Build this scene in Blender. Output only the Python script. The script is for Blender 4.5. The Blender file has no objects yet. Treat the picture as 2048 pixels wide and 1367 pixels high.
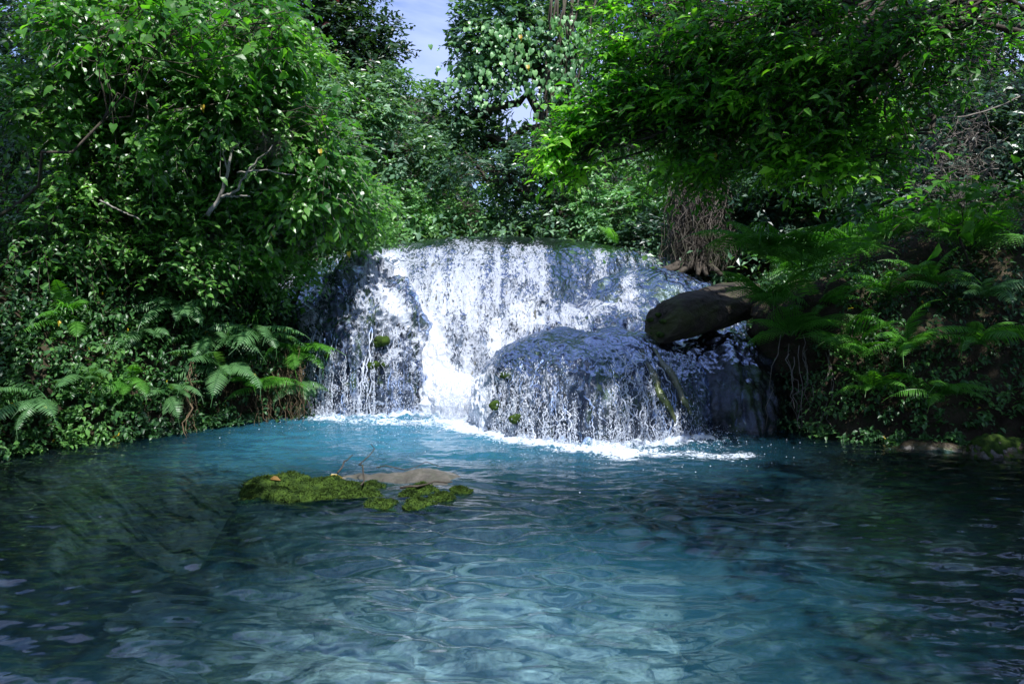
import bpy, math, random
import numpy as np
R = math.radians
rng = np.random.default_rng(11)
random.seed(5)
SC = bpy.context.scene
COL = SC.collection

# ---------------------------------------------------------------- camera
CH = 1.6            # camera height above the pool
F = 1593.0          # focal length in photograph pixels (28 mm)
HY = 560.0          # row of the horizon in the photograph
cam_d = bpy.data.cameras.new('camera'); cam = bpy.data.objects.new('camera', cam_d); COL.objects.link(cam)
cam_d.sensor_width = 36; cam_d.lens = 28; cam_d.shift_y = -(683.5-HY)/2048
cam.location = (0, 0, CH); cam.rotation_euler = (R(90), 0, 0)
cam_d.clip_end = 2000; cam_d.clip_start = 0.05
SC.camera = cam

def P(px, py, Y):
    return np.array([(px-1024)/F*Y, Y, CH-(py-HY)/F*Y])

# ---------------------------------------------------------------- light
SUN_EL, SUN_AZ = 57.0, 160.0    # azimuth from +Y clockwise: behind the camera, to the right
sx = math.sin(R(SUN_AZ))*math.cos(R(SUN_EL)); sy = math.cos(R(SUN_AZ))*math.cos(R(SUN_EL)); sz = math.sin(R(SUN_EL))
SUNV = np.array([sx, sy, sz])
from mathutils import Vector
sun_d = bpy.data.lights.new('sun', 'SUN'); sun_d.energy = 5.0; sun_d.angle = R(0.5); sun_d.color = (1.0, 0.985, 0.965)
sun = bpy.data.objects.new('sun', sun_d); COL.objects.link(sun)
sun.rotation_euler = Vector(SUNV).to_track_quat('Z', 'Y').to_euler()

W = bpy.data.worlds.new('World'); SC.world = W; W.use_nodes = True
nt = W.node_tree; nt.nodes.clear()
def N(nt, t, **kw):
    n = nt.nodes.new(t)
    for k, v in kw.items():
        if k.startswith('i_'):
            n.inputs[k[2:].replace('_', ' ')].default_value = v
        elif k.startswith('n_'):
            n.inputs[int(k[2:])].default_value = v
        else: setattr(n, k, v)
    return n
def L(nt, a, b): nt.links.new(a, b)
sky = N(nt, 'ShaderNodeTexSky', sky_type='NISHITA', sun_disc=False)
sky.sun_elevation = R(SUN_EL); sky.sun_rotation = R(SUN_AZ)
tc = N(nt, 'ShaderNodeTexCoord')
mp = N(nt, 'ShaderNodeMapping'); mp.inputs['Scale'].default_value = (1, 1, 2.2)
ns = N(nt, 'ShaderNodeTexNoise', i_Scale=3.2, i_Detail=7.0, i_Roughness=0.55, i_Distortion=0.4)
rp = N(nt, 'ShaderNodeMapRange', i_From_Min=0.38, i_From_Max=0.62); rp.interpolation_type = 'SMOOTHSTEP'
mx = N(nt, 'ShaderNodeMix', data_type='RGBA'); mx.inputs['B'].default_value = (4.4, 5.5, 9.4, 1)
tint = N(nt, 'ShaderNodeMix', data_type='RGBA', blend_type='MULTIPLY', n_0=1.0); tint.inputs['B'].default_value = (0.9, 1.0, 1.35, 1)
bg = N(nt, 'ShaderNodeBackground', i_Strength=0.10)
out = N(nt, 'ShaderNodeOutputWorld')
L(nt, tc.outputs['Generated'], mp.inputs[0]); L(nt, mp.outputs[0], ns.inputs['Vector']); L(nt, ns.outputs['Fac'], rp.inputs['Value'])
L(nt, sky.outputs[0], tint.inputs['A']); L(nt, tint.outputs['Result'], mx.inputs['A']); L(nt, rp.outputs[0], mx.inputs[0])
L(nt, mx.outputs['Result'], bg.inputs[0]); L(nt, bg.outputs[0], out.inputs[0])

vs = SC.view_settings
vs.view_transform = 'Standard'; vs.look = 'None'; vs.exposure = 0.5; vs.gamma = 1.0
cy = SC.cycles
cy.use_denoising = True
cy.max_bounces = 8; cy.diffuse_bounces = 3; cy.glossy_bounces = 3; cy.transmission_bounces = 6; cy.transparent_max_bounces = 12; cy.volume_bounces = 0
cy.caustics_reflective = False; cy.caustics_refractive = True
cy.sample_clamp_indirect = 6.0

# ---------------------------------------------------------------- numeric helpers
def _hash(ix, iy, iz, seed):
    h = (ix*374761393 + iy*668265263 + iz*2147483647 + seed*144665) & 0xffffffff
    h = ((h ^ (h >> 13))*1274126177) & 0xffffffff
    h = (h ^ (h >> 16)) & 0xffffffff
    return h/4294967295.0*2-1
def noise(p, s=1.0, seed=0):
    p = np.asarray(p, float)*s
    i = np.floor(p).astype(np.int64); f = p-i; f = f*f*f*(f*(f*6-15)+10)
    r = 0
    for a in (0, 1):
        for b in (0, 1):
            for c in (0, 1):
                w = (f[:, 0] if a else 1-f[:, 0])*(f[:, 1] if b else 1-f[:, 1])*(f[:, 2] if c else 1-f[:, 2])
                r = r + w*_hash(i[:, 0]+a, i[:, 1]+b, i[:, 2]+c, seed)
    return r
def fbm(p, s=1.0, o=4, seed=0, g=0.5):
    r = 0; a = 1.0; t = 0
    for k in range(o):
        r = r + a*noise(p, s, seed+k*17); t += a; a *= g; s *= 2.03
    return r/t
def nrm(v): return v/np.maximum(np.linalg.norm(v, axis=-1, keepdims=True), 1e-9)
def sstep(x, a, b):
    t = np.clip((x-a)/(b-a), 0, 1); return t*t*(3-2*t)

class MB:
    """gathers geometry, links it as one mesh object"""
    def __init__(s): s.v = []; s.f = []; s.r = []; s.n = 0
    def add(s, v, faces, r=None):
        v = np.asarray(v, float).reshape(-1, 3)
        s.v.append(v); s.r.append(np.full(len(v), 0.5) if r is None else np.broadcast_to(r, (len(v),)).astype(float))
        for f in faces if isinstance(faces, list) else [faces]:
            f = np.asarray(f, np.int64)
            if len(f): s.f.append(f+s.n)
        s.n += len(v)
    def build(s, name, mat, parent=None, smooth=True, attrs=None, uv=None):
        me = bpy.data.meshes.new(name)
        v = np.concatenate(s.v)
        me.vertices.add(len(v)); me.vertices.foreach_set('co', v.ravel())
        nl = sum(f.size for f in s.f); npoly = sum(len(f) for f in s.f)
        me.loops.add(nl); me.polygons.add(npoly)
        idx = np.concatenate([f.ravel() for f in s.f])
        tot = np.concatenate([np.full(len(f), f.shape[1]) for f in s.f])
        st = np.concatenate([[0], np.cumsum(tot)[:-1]])
        me.loops.foreach_set('vertex_index', idx.astype(np.int32))
        me.polygons.foreach_set('loop_start', st.astype(np.int32))
        try: me.polygons.foreach_set('loop_total', tot.astype(np.int32))
        except Exception: pass
        me.polygons.foreach_set('use_smooth', np.full(npoly, smooth))
        a = me.attributes.new('rnd', 'FLOAT', 'POINT'); a.data.foreach_set('value', np.concatenate(s.r).astype(np.float32))
        for k, val in (attrs or {}).items():
            a = me.attributes.new(k, 'FLOAT', 'POINT'); a.data.foreach_set('value', np.asarray(val, np.float32))
        if uv is not None:
            u = me.uv_layers.new(name='UVMap'); u.data.foreach_set('uv', uv[idx].astype(np.float32).ravel())
        me.update(calc_edges=True)
        if mat: me.materials.append(mat)
        o = bpy.data.objects.new(name, me); COL.objects.link(o)
        if parent is not None: o.parent = parent
        return o

def tag(o, label=None, cat=None, group=None, kind=None):
    if label: o['label'] = label
    if cat: o['category'] = cat
    if group: o['group'] = group
    if kind: o['kind'] = kind
    return o
def empty(name, loc=(0, 0, 0), rz=0, **kw):
    o = bpy.data.objects.new(name, None); COL.objects.link(o); o.location = loc; o.rotation_euler = (0, 0, rz)
    o.empty_display_size = 0.1
    return tag(o, **kw)
def thing(name, loc, label, cat, group=None, rz=0):
    return empty(name, loc, rz, label=label, cat=cat, group=group)
def local(o, pts):
    return np.asarray(pts, float)-np.array(o.location)

def tube(mb, pts, rad, sides=6, r=None, cap=True):
    pts = np.asarray(pts, float); n = len(pts)
    rad = np.broadcast_to(rad, (n,))
    t = nrm(np.gradient(pts, axis=0))
    ref = np.array([0, 0, 1.0]) if abs(t[0][2]) < 0.8 else np.array([1.0, 0, 0])
    a = nrm(np.cross(t, ref)); b = np.cross(t, a)
    th = np.arange(sides)*2*math.pi/sides
    ring = pts[:, None]+rad[:, None, None]*(a[:, None]*np.cos(th)[None, :, None]+b[:, None]*np.sin(th)[None, :, None])
    i = np.arange(n-1)[:, None]*sides; j = np.arange(sides)[None]; k = (j+1) % sides
    q = np.stack([i+j, i+k, i+sides+k, i+sides+j], -1).reshape(-1, 4)
    fs = [q]
    if cap and sides >= 3:
        fs += [np.array([list(range(sides))[::-1]]), np.array([[(n-1)*sides+x for x in range(sides)]])]
    mb.add(ring.reshape(-1, 3), fs, r)

def wig(a, b, n=6, w=0.1, sag=0.0, r=rng):
    a = np.asarray(a, float); b = np.asarray(b, float)
    t = np.linspace(0, 1, n)[:, None]
    p = a*(1-t)+b*t
    d = np.linalg.norm(b-a)
    p[1:-1] += r.normal(0, 1, (n-2, 3))*w*d/ n
    p[:, 2] += -sag*d*(4*t*(1-t))[:, 0]
    return p

# leaf templates: (side, along, up) and faces
LT_FAR = (np.array([(0, 0, 0), (-.5, .45, .10), (.5, .45, .10), (0, 1, -.05)], float), [np.array([[0, 3, 1], [0, 2, 3]])])
LT_MID = (np.array([(0, 0, 0), (-.42, .3, .12), (0, .3, 0), (.42, .3, .12), (-.38, .62, .05), (0, .62, -.05), (.38, .62, .05), (0, 1, -.22)], float),
          [np.array([[0, 2, 1], [0, 3, 2], [4, 5, 7], [5, 6, 7]]), np.array([[1, 2, 5, 4], [2, 3, 6, 5]])])
LT_HEART = (np.array([(0, .06, 0), (-.36, -.04, .05), (.36, -.04, .05), (-.52, .28, .10), (0, .3, 0), (.52, .28, .10), (-.36, .62, .03), (0, .62, -.05), (.36, .62, .03), (0, 1.02, -.22)], float),
            [np.array([[0, 1, 3], [0, 3, 4], [0, 5, 2], [0, 4, 5], [6, 7, 9], [7, 8, 9]])[:, ::-1], np.array([[3, 4, 7, 6], [4, 5, 8, 7]])])
def leaves(mb, pos, ax, up, ln, wd, tpl, r=None):
    pos = np.asarray(pos); n = len(pos)
    ax = nrm(ax); side = nrm(np.cross(ax, up)); up = np.cross(side, ax)
    T, fs = tpl; K = len(T)
    ln = np.broadcast_to(ln, (n,)); wd = np.broadcast_to(wd, (n,))
    v = pos[:, None]+side[:, None]*(T[None, :, 0, None]*(ln*wd)[:, None, None])+ax[:, None]*(T[None, :, 1, None]*ln[:, None, None])+up[:, None]*(T[None, :, 2, None]*ln[:, None, None])
    off = (np.arange(n)*K)
    out = [(off[:, None, None]+f[None]).reshape(-1, f.shape[1]) for f in fs]
    rr = rng.random(n) if r is None else r
    mb.add(v.reshape(-1, 3), out, np.repeat(rr, K))

# ---------------------------------------------------------------- materials
def mat_new(name):
    m = bpy.data.materials.new(name); m.use_nodes = True
    m.node_tree.nodes.clear()
    return m, m.node_tree, m.node_tree.nodes.new('ShaderNodeOutputMaterial')
def ramp(nt, fac, stops):
    c = nt.nodes.new('ShaderNodeValToRGB'); e = c.color_ramp.elements
    while len(e) < len(stops): e.new(0.5)
    for k, (p, col) in enumerate(stops):
        e[k].position = p; e[k].color = (*col, 1) if len(col) == 3 else col
    if fac is not None: L(nt, fac, c.inputs[0])
    return c.outputs[0]
def attr(nt, name):
    a = nt.nodes.new('ShaderNodeAttribute'); a.attribute_name = name; return a.outputs['Fac']
def math_(nt, op, a, b=0.0, c=None):
    m = nt.nodes.new('ShaderNodeMath'); m.operation = op
    for k, x in enumerate((a, b, c)):
        if x is None: continue
        if isinstance(x, (int, float)): m.inputs[k].default_value = x
        else: L(nt, x, m.inputs[k])
    return m.outputs[0]
def noise_(nt, vec, scale, detail=4, rough=0.55, dist=0.0, vscale=None):
    if vscale is not None:
        mp = nt.nodes.new('ShaderNodeMapping'); mp.inputs['Scale'].default_value = vscale; L(nt, vec, mp.inputs[0]); vec = mp.outputs[0]
    n = nt.nodes.new('ShaderNodeTexNoise'); n.inputs['Scale'].default_value = scale; n.inputs['Detail'].default_value = detail
    n.inputs['Roughness'].default_value = rough; n.inputs['Distortion'].default_value = dist
    L(nt, vec, n.inputs['Vector']); return n.outputs['Fac']
def mixc(nt, f, a, b, bt='MIX'):
    m = nt.nodes.new('ShaderNodeMix'); m.data_type = 'RGBA'; m.blend_type = bt
    for s, x in ((m.inputs[0], f), (m.inputs['A'], a), (m.inputs['B'], b)):
        if isinstance(x, (int, float)): s.default_value = x
        elif isinstance(x, tuple): s.default_value = (*x, 1)
        else: L(nt, x, s)
    return m.outputs['Result']
def mrange(nt, v, a, b, c=0.0, d=1.0, smooth=True):
    m = nt.nodes.new('ShaderNodeMapRange'); m.inputs['From Min'].default_value = a; m.inputs['From Max'].default_value = b
    m.inputs['To Min'].default_value = c; m.inputs['To Max'].default_value = d
    if smooth: m.interpolation_type = 'SMOOTHSTEP'
    L(nt, v, m.inputs[0]); return m.outputs[0]
def bump_(nt, h, strength=0.5, dist=0.02):
    b = nt.nodes.new('ShaderNodeBump'); b.inputs['Strength'].default_value = strength; b.inputs['Distance'].default_value = dist
    L(nt, h, b.inputs['Height']); return b.outputs[0]
def mixsh(nt, f, a, b):
    m = nt.nodes.new('ShaderNodeMixShader')
    if isinstance(f, (int, float)): m.inputs[0].default_value = f
    else: L(nt, f, m.inputs[0])
    L(nt, a, m.inputs[1]); L(nt, b, m.inputs[2]); return m.outputs[0]
def princ(nt, color, rough=0.6, spec=0.5, normal=None, **kw):
    p = nt.nodes.new('ShaderNodeBsdfPrincipled')
    for s, x in (('Base Color', color), ('Roughness', rough), ('Specular IOR Level', spec)):
        if isinstance(x, (int, float)): p.inputs[s].default_value = x
        elif isinstance(x, tuple): p.inputs[s].default_value = (*x, 1)
        else: L(nt, x, p.inputs[s])
    if normal is not None: L(nt, normal, p.inputs['Normal'])
    for k, v in kw.items(): p.inputs[k].default_value = v
    return p.outputs[0]
def texco(nt, o='Object'): return nt.nodes.new('ShaderNodeTexCoord').outputs[o]

def leaf_mat(name, dark, mid, light, yellow=0.02, trans=0.35, rough=0.38, odd=(0.55, 0.40, 0.03), spec=0.5):
    m, nt, out = mat_new(name)
    r = attr(nt, 'rnd')
    c = ramp(nt, r, [(0, dark), (0.55, mid), (1-yellow-0.02, light), (1-yellow, light), (1-yellow+0.005 if yellow > 0 else 1, odd if yellow > 0 else light)])
    w = noise_(nt, texco(nt), 1.3, 2)
    hs = nt.nodes.new('ShaderNodeHueSaturation'); L(nt, c, hs.inputs['Color']); L(nt, mrange(nt, w, 0.3, 0.7, 0.7, 1.3), hs.inputs['Value'])
    L(nt, mrange(nt, w, 0.3, 0.7, 0.515, 0.49), hs.inputs['Hue'])
    b = princ(nt, hs.outputs[0], rough, spec)
    t = nt.nodes.new('ShaderNodeBsdfTranslucent')
    L(nt, mixc(nt, 1.0, hs.outputs[0], (1.7, 2.0, 0.55), 'MULTIPLY'), t.inputs[0])
    L(nt, mixsh(nt, trans, b, t.outputs[0]), out.inputs[0]); return m
def bark_mat(name, a, b, scale=14, rough=0.85, bumpd=0.02):
    m, nt, out = mat_new(name); co = texco(nt)
    n1 = noise_(nt, co, scale, 6, 0.65, 0.6, (1, 1, .3)); n2 = noise_(nt, co, 3, 3)
    c = mixc(nt, mrange(nt, n1, .3, .7), a, b); c = mixc(nt, mrange(nt, n2, .5, .7, 0, .6), c, (0.05, 0.07, 0.02))
    L(nt, princ(nt, c, rough, .3, bump_(nt, n1, .8, bumpd)), out.inputs[0]); return m

M = {}
M['bush'] = leaf_mat('leaf_bush', (0.045, 0.13, 0.03), (0.10, 0.26, 0.05), (0.20, 0.40, 0.10), 0.002, 0.45, .36, spec=.8)
M['canopylit'] = leaf_mat('leaf_canopy_lit', (0.10, 0.30, 0.02), (0.17, 0.42, 0.035), (0.27, 0.52, 0.06), 0.004, 0.45, .3)  # lit copy of the canopy leaf, sunlight put into its colour
M['canopy'] = leaf_mat('leaf_canopy', (0.03, 0.11, 0.015), (0.065, 0.21, 0.025), (0.15, 0.36, 0.05), 0.003, 0.52, .36)
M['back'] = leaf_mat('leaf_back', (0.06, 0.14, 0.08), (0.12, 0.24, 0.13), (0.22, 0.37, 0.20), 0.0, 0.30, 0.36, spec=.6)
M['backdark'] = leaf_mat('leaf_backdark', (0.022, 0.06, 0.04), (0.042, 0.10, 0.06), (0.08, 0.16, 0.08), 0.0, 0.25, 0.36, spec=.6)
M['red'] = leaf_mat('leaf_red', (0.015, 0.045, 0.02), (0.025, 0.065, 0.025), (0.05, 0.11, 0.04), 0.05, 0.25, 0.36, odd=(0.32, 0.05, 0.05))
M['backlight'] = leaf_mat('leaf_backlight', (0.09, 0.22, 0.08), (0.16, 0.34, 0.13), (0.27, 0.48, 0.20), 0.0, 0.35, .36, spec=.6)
M['cover'] = leaf_mat('leaf_cover', (0.02, 0.065, 0.025), (0.045, 0.13, 0.035), (0.09, 0.22, 0.05), 0.002, 0.25, 0.4)
M['fern'] = leaf_mat('leaf_fern', (0.08, 0.23, 0.03), (0.11, 0.30, 0.04), (0.15, 0.38, 0.06), 0.0, 0.4, 0.42)
M['fernpale'] = leaf_mat('leaf_fern_pale', (0.10, 0.23, 0.09), (0.14, 0.29, 0.11), (0.19, 0.36, 0.14), 0.0, 0.35, 0.42)
M['dryfern'] = leaf_mat('leaf_fern_dry', (0.16, 0.11, 0.06), (0.22, 0.16, 0.09), (0.28, 0.2, 0.12), 0.0, 0.3, 0.7)
M['grass'] = leaf_mat('leaf_grass', (0.05, 0.17, 0.03), (0.08, 0.24, 0.04), (0.12, 0.32, 0.06), 0.0, 0.4)
M['yellow'] = leaf_mat('leaf_yellow', (0.4, 0.25, 0.02), (0.45, 0.30, 0.03), (0.5, 0.36, 0.05), 0.0, 0.4)
M['brownleaf'] = leaf_mat('leaf_brown', (0.22, 0.12, 0.04), (0.3, 0.17, 0.05), (0.4, 0.24, 0.08), 0.0, 0.3)
M['bark'] = bark_mat('bark_dark', (0.035, 0.028, 0.020), (0.09, 0.075, 0.06))
M['barkpale'] = bark_mat('bark_pale', (0.16, 0.15, 0.13), (0.36, 0.34, 0.30))
M['twig'] = bark_mat('twig_grey', (0.12, 0.10, 0.09), (0.28, 0.25, 0.22))
M['dryvine'] = bark_mat('dry_vine', (0.05, 0.043, 0.035), (0.15, 0.13, 0.11))
M['root'] = bark_mat('root_brown', (0.06, 0.04, 0.024), (0.17, 0.12, 0.07))

def rock_mat(name, c1, c2, moss=0.5, wet=True, scale=3.0, dark=(0.05, 0.045, 0.04)):
    m, nt, out = mat_new(name); co = texco(nt)
    n1 = noise_(nt, co, scale, 8, 0.6, 0.3); n2 = noise_(nt, co, scale*7, 6, 0.65); n3 = noise_(nt, co, scale*.8, 5, 0.6, .5, (1, 1, .5))
    c = mixc(nt, mrange(nt, n1, .35, .65), c1, c2)
    c = mixc(nt, mrange(nt, n2, .55, .72, 0, .7), c, dark)
    c = mixc(nt, mrange(nt, n3, 0.62-moss*.25, 0.75-moss*.2, 0, .9), c, (0.075, 0.11, 0.02))
    h = math_(nt, 'ADD', math_(nt, 'MULTIPLY', n1, 1.0), math_(nt, 'MULTIPLY', n2, .35))
    rg = mrange(nt, n2, .3, .7, .12, .38) if wet else 0.8
    L(nt, princ(nt, c, rg, .6 if wet else .3, bump_(nt, h, .9, .035)), out.inputs[0]); return m
M['rock'] = rock_mat('wet_travertine', (0.035, 0.035, 0.04), (0.085, 0.085, 0.075), .45, dark=(.015,.015,.018))
M['rockgrey'] = rock_mat('grey_travertine', (0.05, 0.055, 0.05), (0.12, 0.125, 0.11), .12, dark=(.02,.02,.02))
M['rockgreen'] = rock_mat('green_travertine', (0.07, 0.075, 0.045), (0.17, 0.17, 0.11), .75, dark=(.03,.035,.02))
M['rockdark'] = rock_mat('dark_rock', (0.035, 0.028, 0.02), (0.08, 0.065, 0.045), .3, dark=(.015,.012,.01))  # dark brown wet rock
M['islerock'] = rock_mat('pool_rock', (0.20, 0.18, 0.14), (0.38, 0.34, 0.27), .45, scale=2.2)

M['palerock'] = rock_mat('pale_calcite_rock', (.42, .41, .36), (.74, .72, .64), .05, False, 3.5, (.16, .14, .10))
def isle_mat():
    m, nt, out = mat_new('islet_rock'); co = texco(nt)
    n1 = noise_(nt, co, 2.4, 8, .6, .3); n2 = noise_(nt, co, 17, 6, .65)
    sp = nt.nodes.new('ShaderNodeSeparateXYZ'); L(nt, co, sp.inputs[0])
    z = math_(nt, 'ADD', sp.outputs['Z'], math_(nt, 'MULTIPLY', math_(nt, 'SUBTRACT', n1, .5), .25))
    c = mixc(nt, mrange(nt, n1, .35, .65), (.06, .055, .045), (.16, .145, .12)); c = mixc(nt, mrange(nt, n2, .45, .62, 0, .85), c, (.08, .08, .06))
    c = mixc(nt, mrange(nt, z, -.16, -.02, 1, 0), c, mixc(nt, mrange(nt, n2, .4, .6), (.03, .042, .036), (.095, .11, .095)))
    L(nt, princ(nt, c, .4, .4, bump_(nt, n2, .8, .025)), out.inputs[0]); return m
M['isle'] = isle_mat()
def moss_mat():
    m, nt, out = mat_new('moss'); co = texco(nt)
    n1 = noise_(nt, co, 18, 5, .6); n2 = noise_(nt, co, 160, 3, .6)
    c = mixc(nt, mrange(nt, n1, .35, .65), (0.018, 0.042, 0.006), (0.062, 0.115, 0.014)); c = mixc(nt, mrange(nt, n2, .5, .66, 0, .75), c, (0.02, 0.025, 0.006))
    L(nt, princ(nt, c, .9, .2, bump_(nt, n2, .9, .012)), out.inputs[0]); return m
M['moss'] = moss_mat()
def log_mat():
    m, nt, out = mat_new('old_log'); co = texco(nt)
    g = noise_(nt, co, 9, 7, .65, .8, (.18, 1.6, 1.6)); n = noise_(nt, co, 2.5, 4)
    c = mixc(nt, mrange(nt, g, .35, .65), (0.020, 0.016, 0.012), (0.075, 0.06, 0.045)); c = mixc(nt, mrange(nt, n, .45, .65, 0, .75), c, (0.07, 0.085, 0.02))
    L(nt, princ(nt, c, .75, .35, bump_(nt, g, 1, .04)), out.inputs[0]); return m
M['log'] = log_mat()

def veil_mat(name, bias, tint=(0.66, 0.71, 0.80), sc=14.0):
    """running water: white aerated flecks and strings, clear glossy film between them"""
    m, nt, out = mat_new(name); uv = texco(nt, 'UV')
    f = attr(nt, 'foam')
    n1 = noise_(nt, uv, sc, 5, .66, 1.6, (1.2, .60, 1)); n2 = noise_(nt, uv, sc*.25, 3, .5, .5, (1.6, .22, 1)); n3 = noise_(nt, uv, sc*3.0, 3, .6, 1.2, (1.1, .75, 1))
    web = math_(nt, 'SUBTRACT', 1.0, math_(nt, 'MULTIPLY', math_(nt, 'ABSOLUTE', math_(nt, 'SUBTRACT', noise_(nt, uv, sc*.9, 2, .5, 2.2, (1.3, .55, 1)), .5)), 7.0))
    s = math_(nt, 'ADD', n1, math_(nt, 'MULTIPLY', math_(nt, 'SUBTRACT', n2, .5), .6))
    s = math_(nt, 'ADD', s, math_(nt, 'MULTIPLY', math_(nt, 'SUBTRACT', n3, .5), .45))
    s = math_(nt, 'ADD', s, math_(nt, 'MULTIPLY', web, .09))
    s = math_(nt, 'ADD', s, math_(nt, 'MULTIPLY', math_(nt, 'SUBTRACT', f, .5), .60))
    k = mrange(nt, s, bias, bias+.17)
    bmp = bump_(nt, s, 1.0, .04); bmp2 = bump_(nt, s, .35, .02)
    tint = mixc(nt, mrange(nt, f, .62, 1.05), (.45, .49, .57), (.82, .87, .97))
    foam = princ(nt, tint, .3, .5, bmp)
    gl = nt.nodes.new('ShaderNodeBsdfGlossy'); gl.inputs['Roughness'].default_value = .12; gl.inputs[0].default_value = (.50, .56, .68, 1); L(nt, bmp2, gl.inputs['Normal'])
    tr = nt.nodes.new('ShaderNodeBsdfTransparent'); tr.inputs[0].default_value = (.72, .82, 1.0, 1)
    fr = nt.nodes.new('ShaderNodeFresnel'); fr.inputs['IOR'].default_value = 1.30; L(nt, bmp2, fr.inputs['Normal'])
    clear = mixsh(nt, math_(nt, 'ADD', fr.outputs[0], .0), tr.outputs[0], gl.outputs[0])
    L(nt, mixsh(nt, k, clear, foam), out.inputs[0]); return m
M['veil'] = veil_mat('falling_water', .52)
M['veilthin'] = veil_mat('thin_falling_water', .55)
def drop_mat():
    m, nt, out = mat_new('water_drops')
    L(nt, princ(nt, (0.60, 0.65, 0.74), .2, .6), out.inputs[0]); return m
M['drops'] = drop_mat()

def pool_mat():
    m, nt, out = mat_new('pool_water'); co = texco(nt); f = attr(nt, 'foam')
    w1 = noise_(nt, co, 5.5, 5, .55, 1.0, (1, 1.6, 1)); w2 = noise_(nt, co, 26, 4, .6, .8); 
    h = math_(nt, 'ADD', w1, math_(nt, 'MULTIPLY', w2, .22))
    bmp = bump_(nt, h, .0, .02)
    fn = noise_(nt, co, 7.5, 7, .68, 1.6, (1, 1.5, 1)); fn2 = noise_(nt, co, 40, 4, .65, 1.0)
    s = math_(nt, 'ADD', math_(nt, 'ADD', fn, math_(nt, 'MULTIPLY', math_(nt, 'SUBTRACT', fn2, .5), .7)), math_(nt, 'MULTIPLY', math_(nt, 'SUBTRACT', f, .5), .9))
    k = mrange(nt, s, .57, .80)
    foam = princ(nt, (0.66, 0.73, 0.82), .4, .5, bmp)
    gl = nt.nodes.new('ShaderNodeBsdfGlossy'); gl.inputs['Roughness'].default_value = .04; L(nt, bmp, gl.inputs['Normal']); gl.inputs[0].default_value = (1, 1, 1, 1)
    tr = nt.nodes.new('ShaderNodeBsdfTransparent'); tr.inputs[0].default_value = (.70, .92, 1, 1)
    rf = nt.nodes.new('ShaderNodeBsdfRefraction'); rf.inputs['IOR'].default_value = 1.33; rf.inputs[0].default_value = (.70, .92, 1, 1); L(nt, bmp, rf.inputs['Normal']); rf.inputs['Roughness'].default_value = 0
    df = nt.nodes.new('ShaderNodeBsdfDiffuse'); df.inputs[0].default_value = (0.05, 0.26, 0.40, 1)
    body = mixsh(nt, .45, tr.outputs[0], rf.outputs[0])
    body = mixsh(nt, mrange(nt, attr(nt, 'milk'), 0, 1, .0, .60, False), body, df.outputs[0])
    fr = nt.nodes.new('ShaderNodeFresnel'); fr.inputs['IOR'].default_value = 1.55; L(nt, bmp, fr.inputs['Normal'])
    sh = mixsh(nt, fr.outputs[0], body, gl.outputs[0])
    L(nt, mixsh(nt, k, sh, foam), out.inputs[0])
    return m
M['pool'] = pool_mat()
def ground_mat():
    m, nt, out = mat_new('forest_soil'); co = texco(nt)
    n1 = noise_(nt, co, 1.5, 8, .65); n2 = noise_(nt, co, 14, 6, .7)
    c = mixc(nt, mrange(nt, n1, .4, .6), (0.035, 0.025, 0.017), (0.07, 0.055, 0.035)); c = mixc(nt, mrange(nt, n2, .5, .65, 0, .8), c, (0.03, 0.05, 0.015))
    L(nt, princ(nt, c, .9, .2, bump_(nt, n2, 1, .05)), out.inputs[0]); return m
M['soil'] = ground_mat()
def bed_mat():
    m, nt, out = mat_new('stream_bed'); co = texco(nt)
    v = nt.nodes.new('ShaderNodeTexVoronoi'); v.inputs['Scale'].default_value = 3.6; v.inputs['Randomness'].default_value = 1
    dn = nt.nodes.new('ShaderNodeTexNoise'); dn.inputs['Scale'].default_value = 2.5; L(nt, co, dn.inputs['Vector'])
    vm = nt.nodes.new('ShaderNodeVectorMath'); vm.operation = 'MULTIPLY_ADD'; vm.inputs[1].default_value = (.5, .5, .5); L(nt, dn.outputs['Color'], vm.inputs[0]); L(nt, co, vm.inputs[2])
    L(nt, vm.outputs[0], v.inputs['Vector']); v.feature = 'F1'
    ve = nt.nodes.new('ShaderNodeTexVoronoi'); ve.feature = 'DISTANCE_TO_EDGE'; ve.inputs['Scale'].default_value = 3.6; L(nt, vm.outputs[0], ve.inputs['Vector'])  # stone cells whose joints also imitate the caustic network
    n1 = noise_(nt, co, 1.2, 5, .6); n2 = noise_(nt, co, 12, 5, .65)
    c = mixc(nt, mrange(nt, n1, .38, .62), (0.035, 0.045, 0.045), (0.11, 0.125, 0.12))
    c = mixc(nt, math_(nt, 'MULTIPLY', attr(nt, 'pale'), mrange(nt, n1, .3, .5)), c, (.84, .82, .74)); bw = nt.nodes.new('ShaderNodeRGBToBW'); L(nt, v.outputs['Color'], bw.inputs[0]); c = mixc(nt, .45, c, bw.outputs[0], 'SOFT_LIGHT')  # pale bed stone, lightened further to carry the sunlit patch in colour
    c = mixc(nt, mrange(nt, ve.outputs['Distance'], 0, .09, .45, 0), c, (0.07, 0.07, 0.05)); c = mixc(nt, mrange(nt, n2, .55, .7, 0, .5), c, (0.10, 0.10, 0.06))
    L(nt, princ(nt, c, .8, .2, bump_(nt, n2, .6, .03)), out.inputs[0]); return m
M['bed'] = bed_mat()

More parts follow.
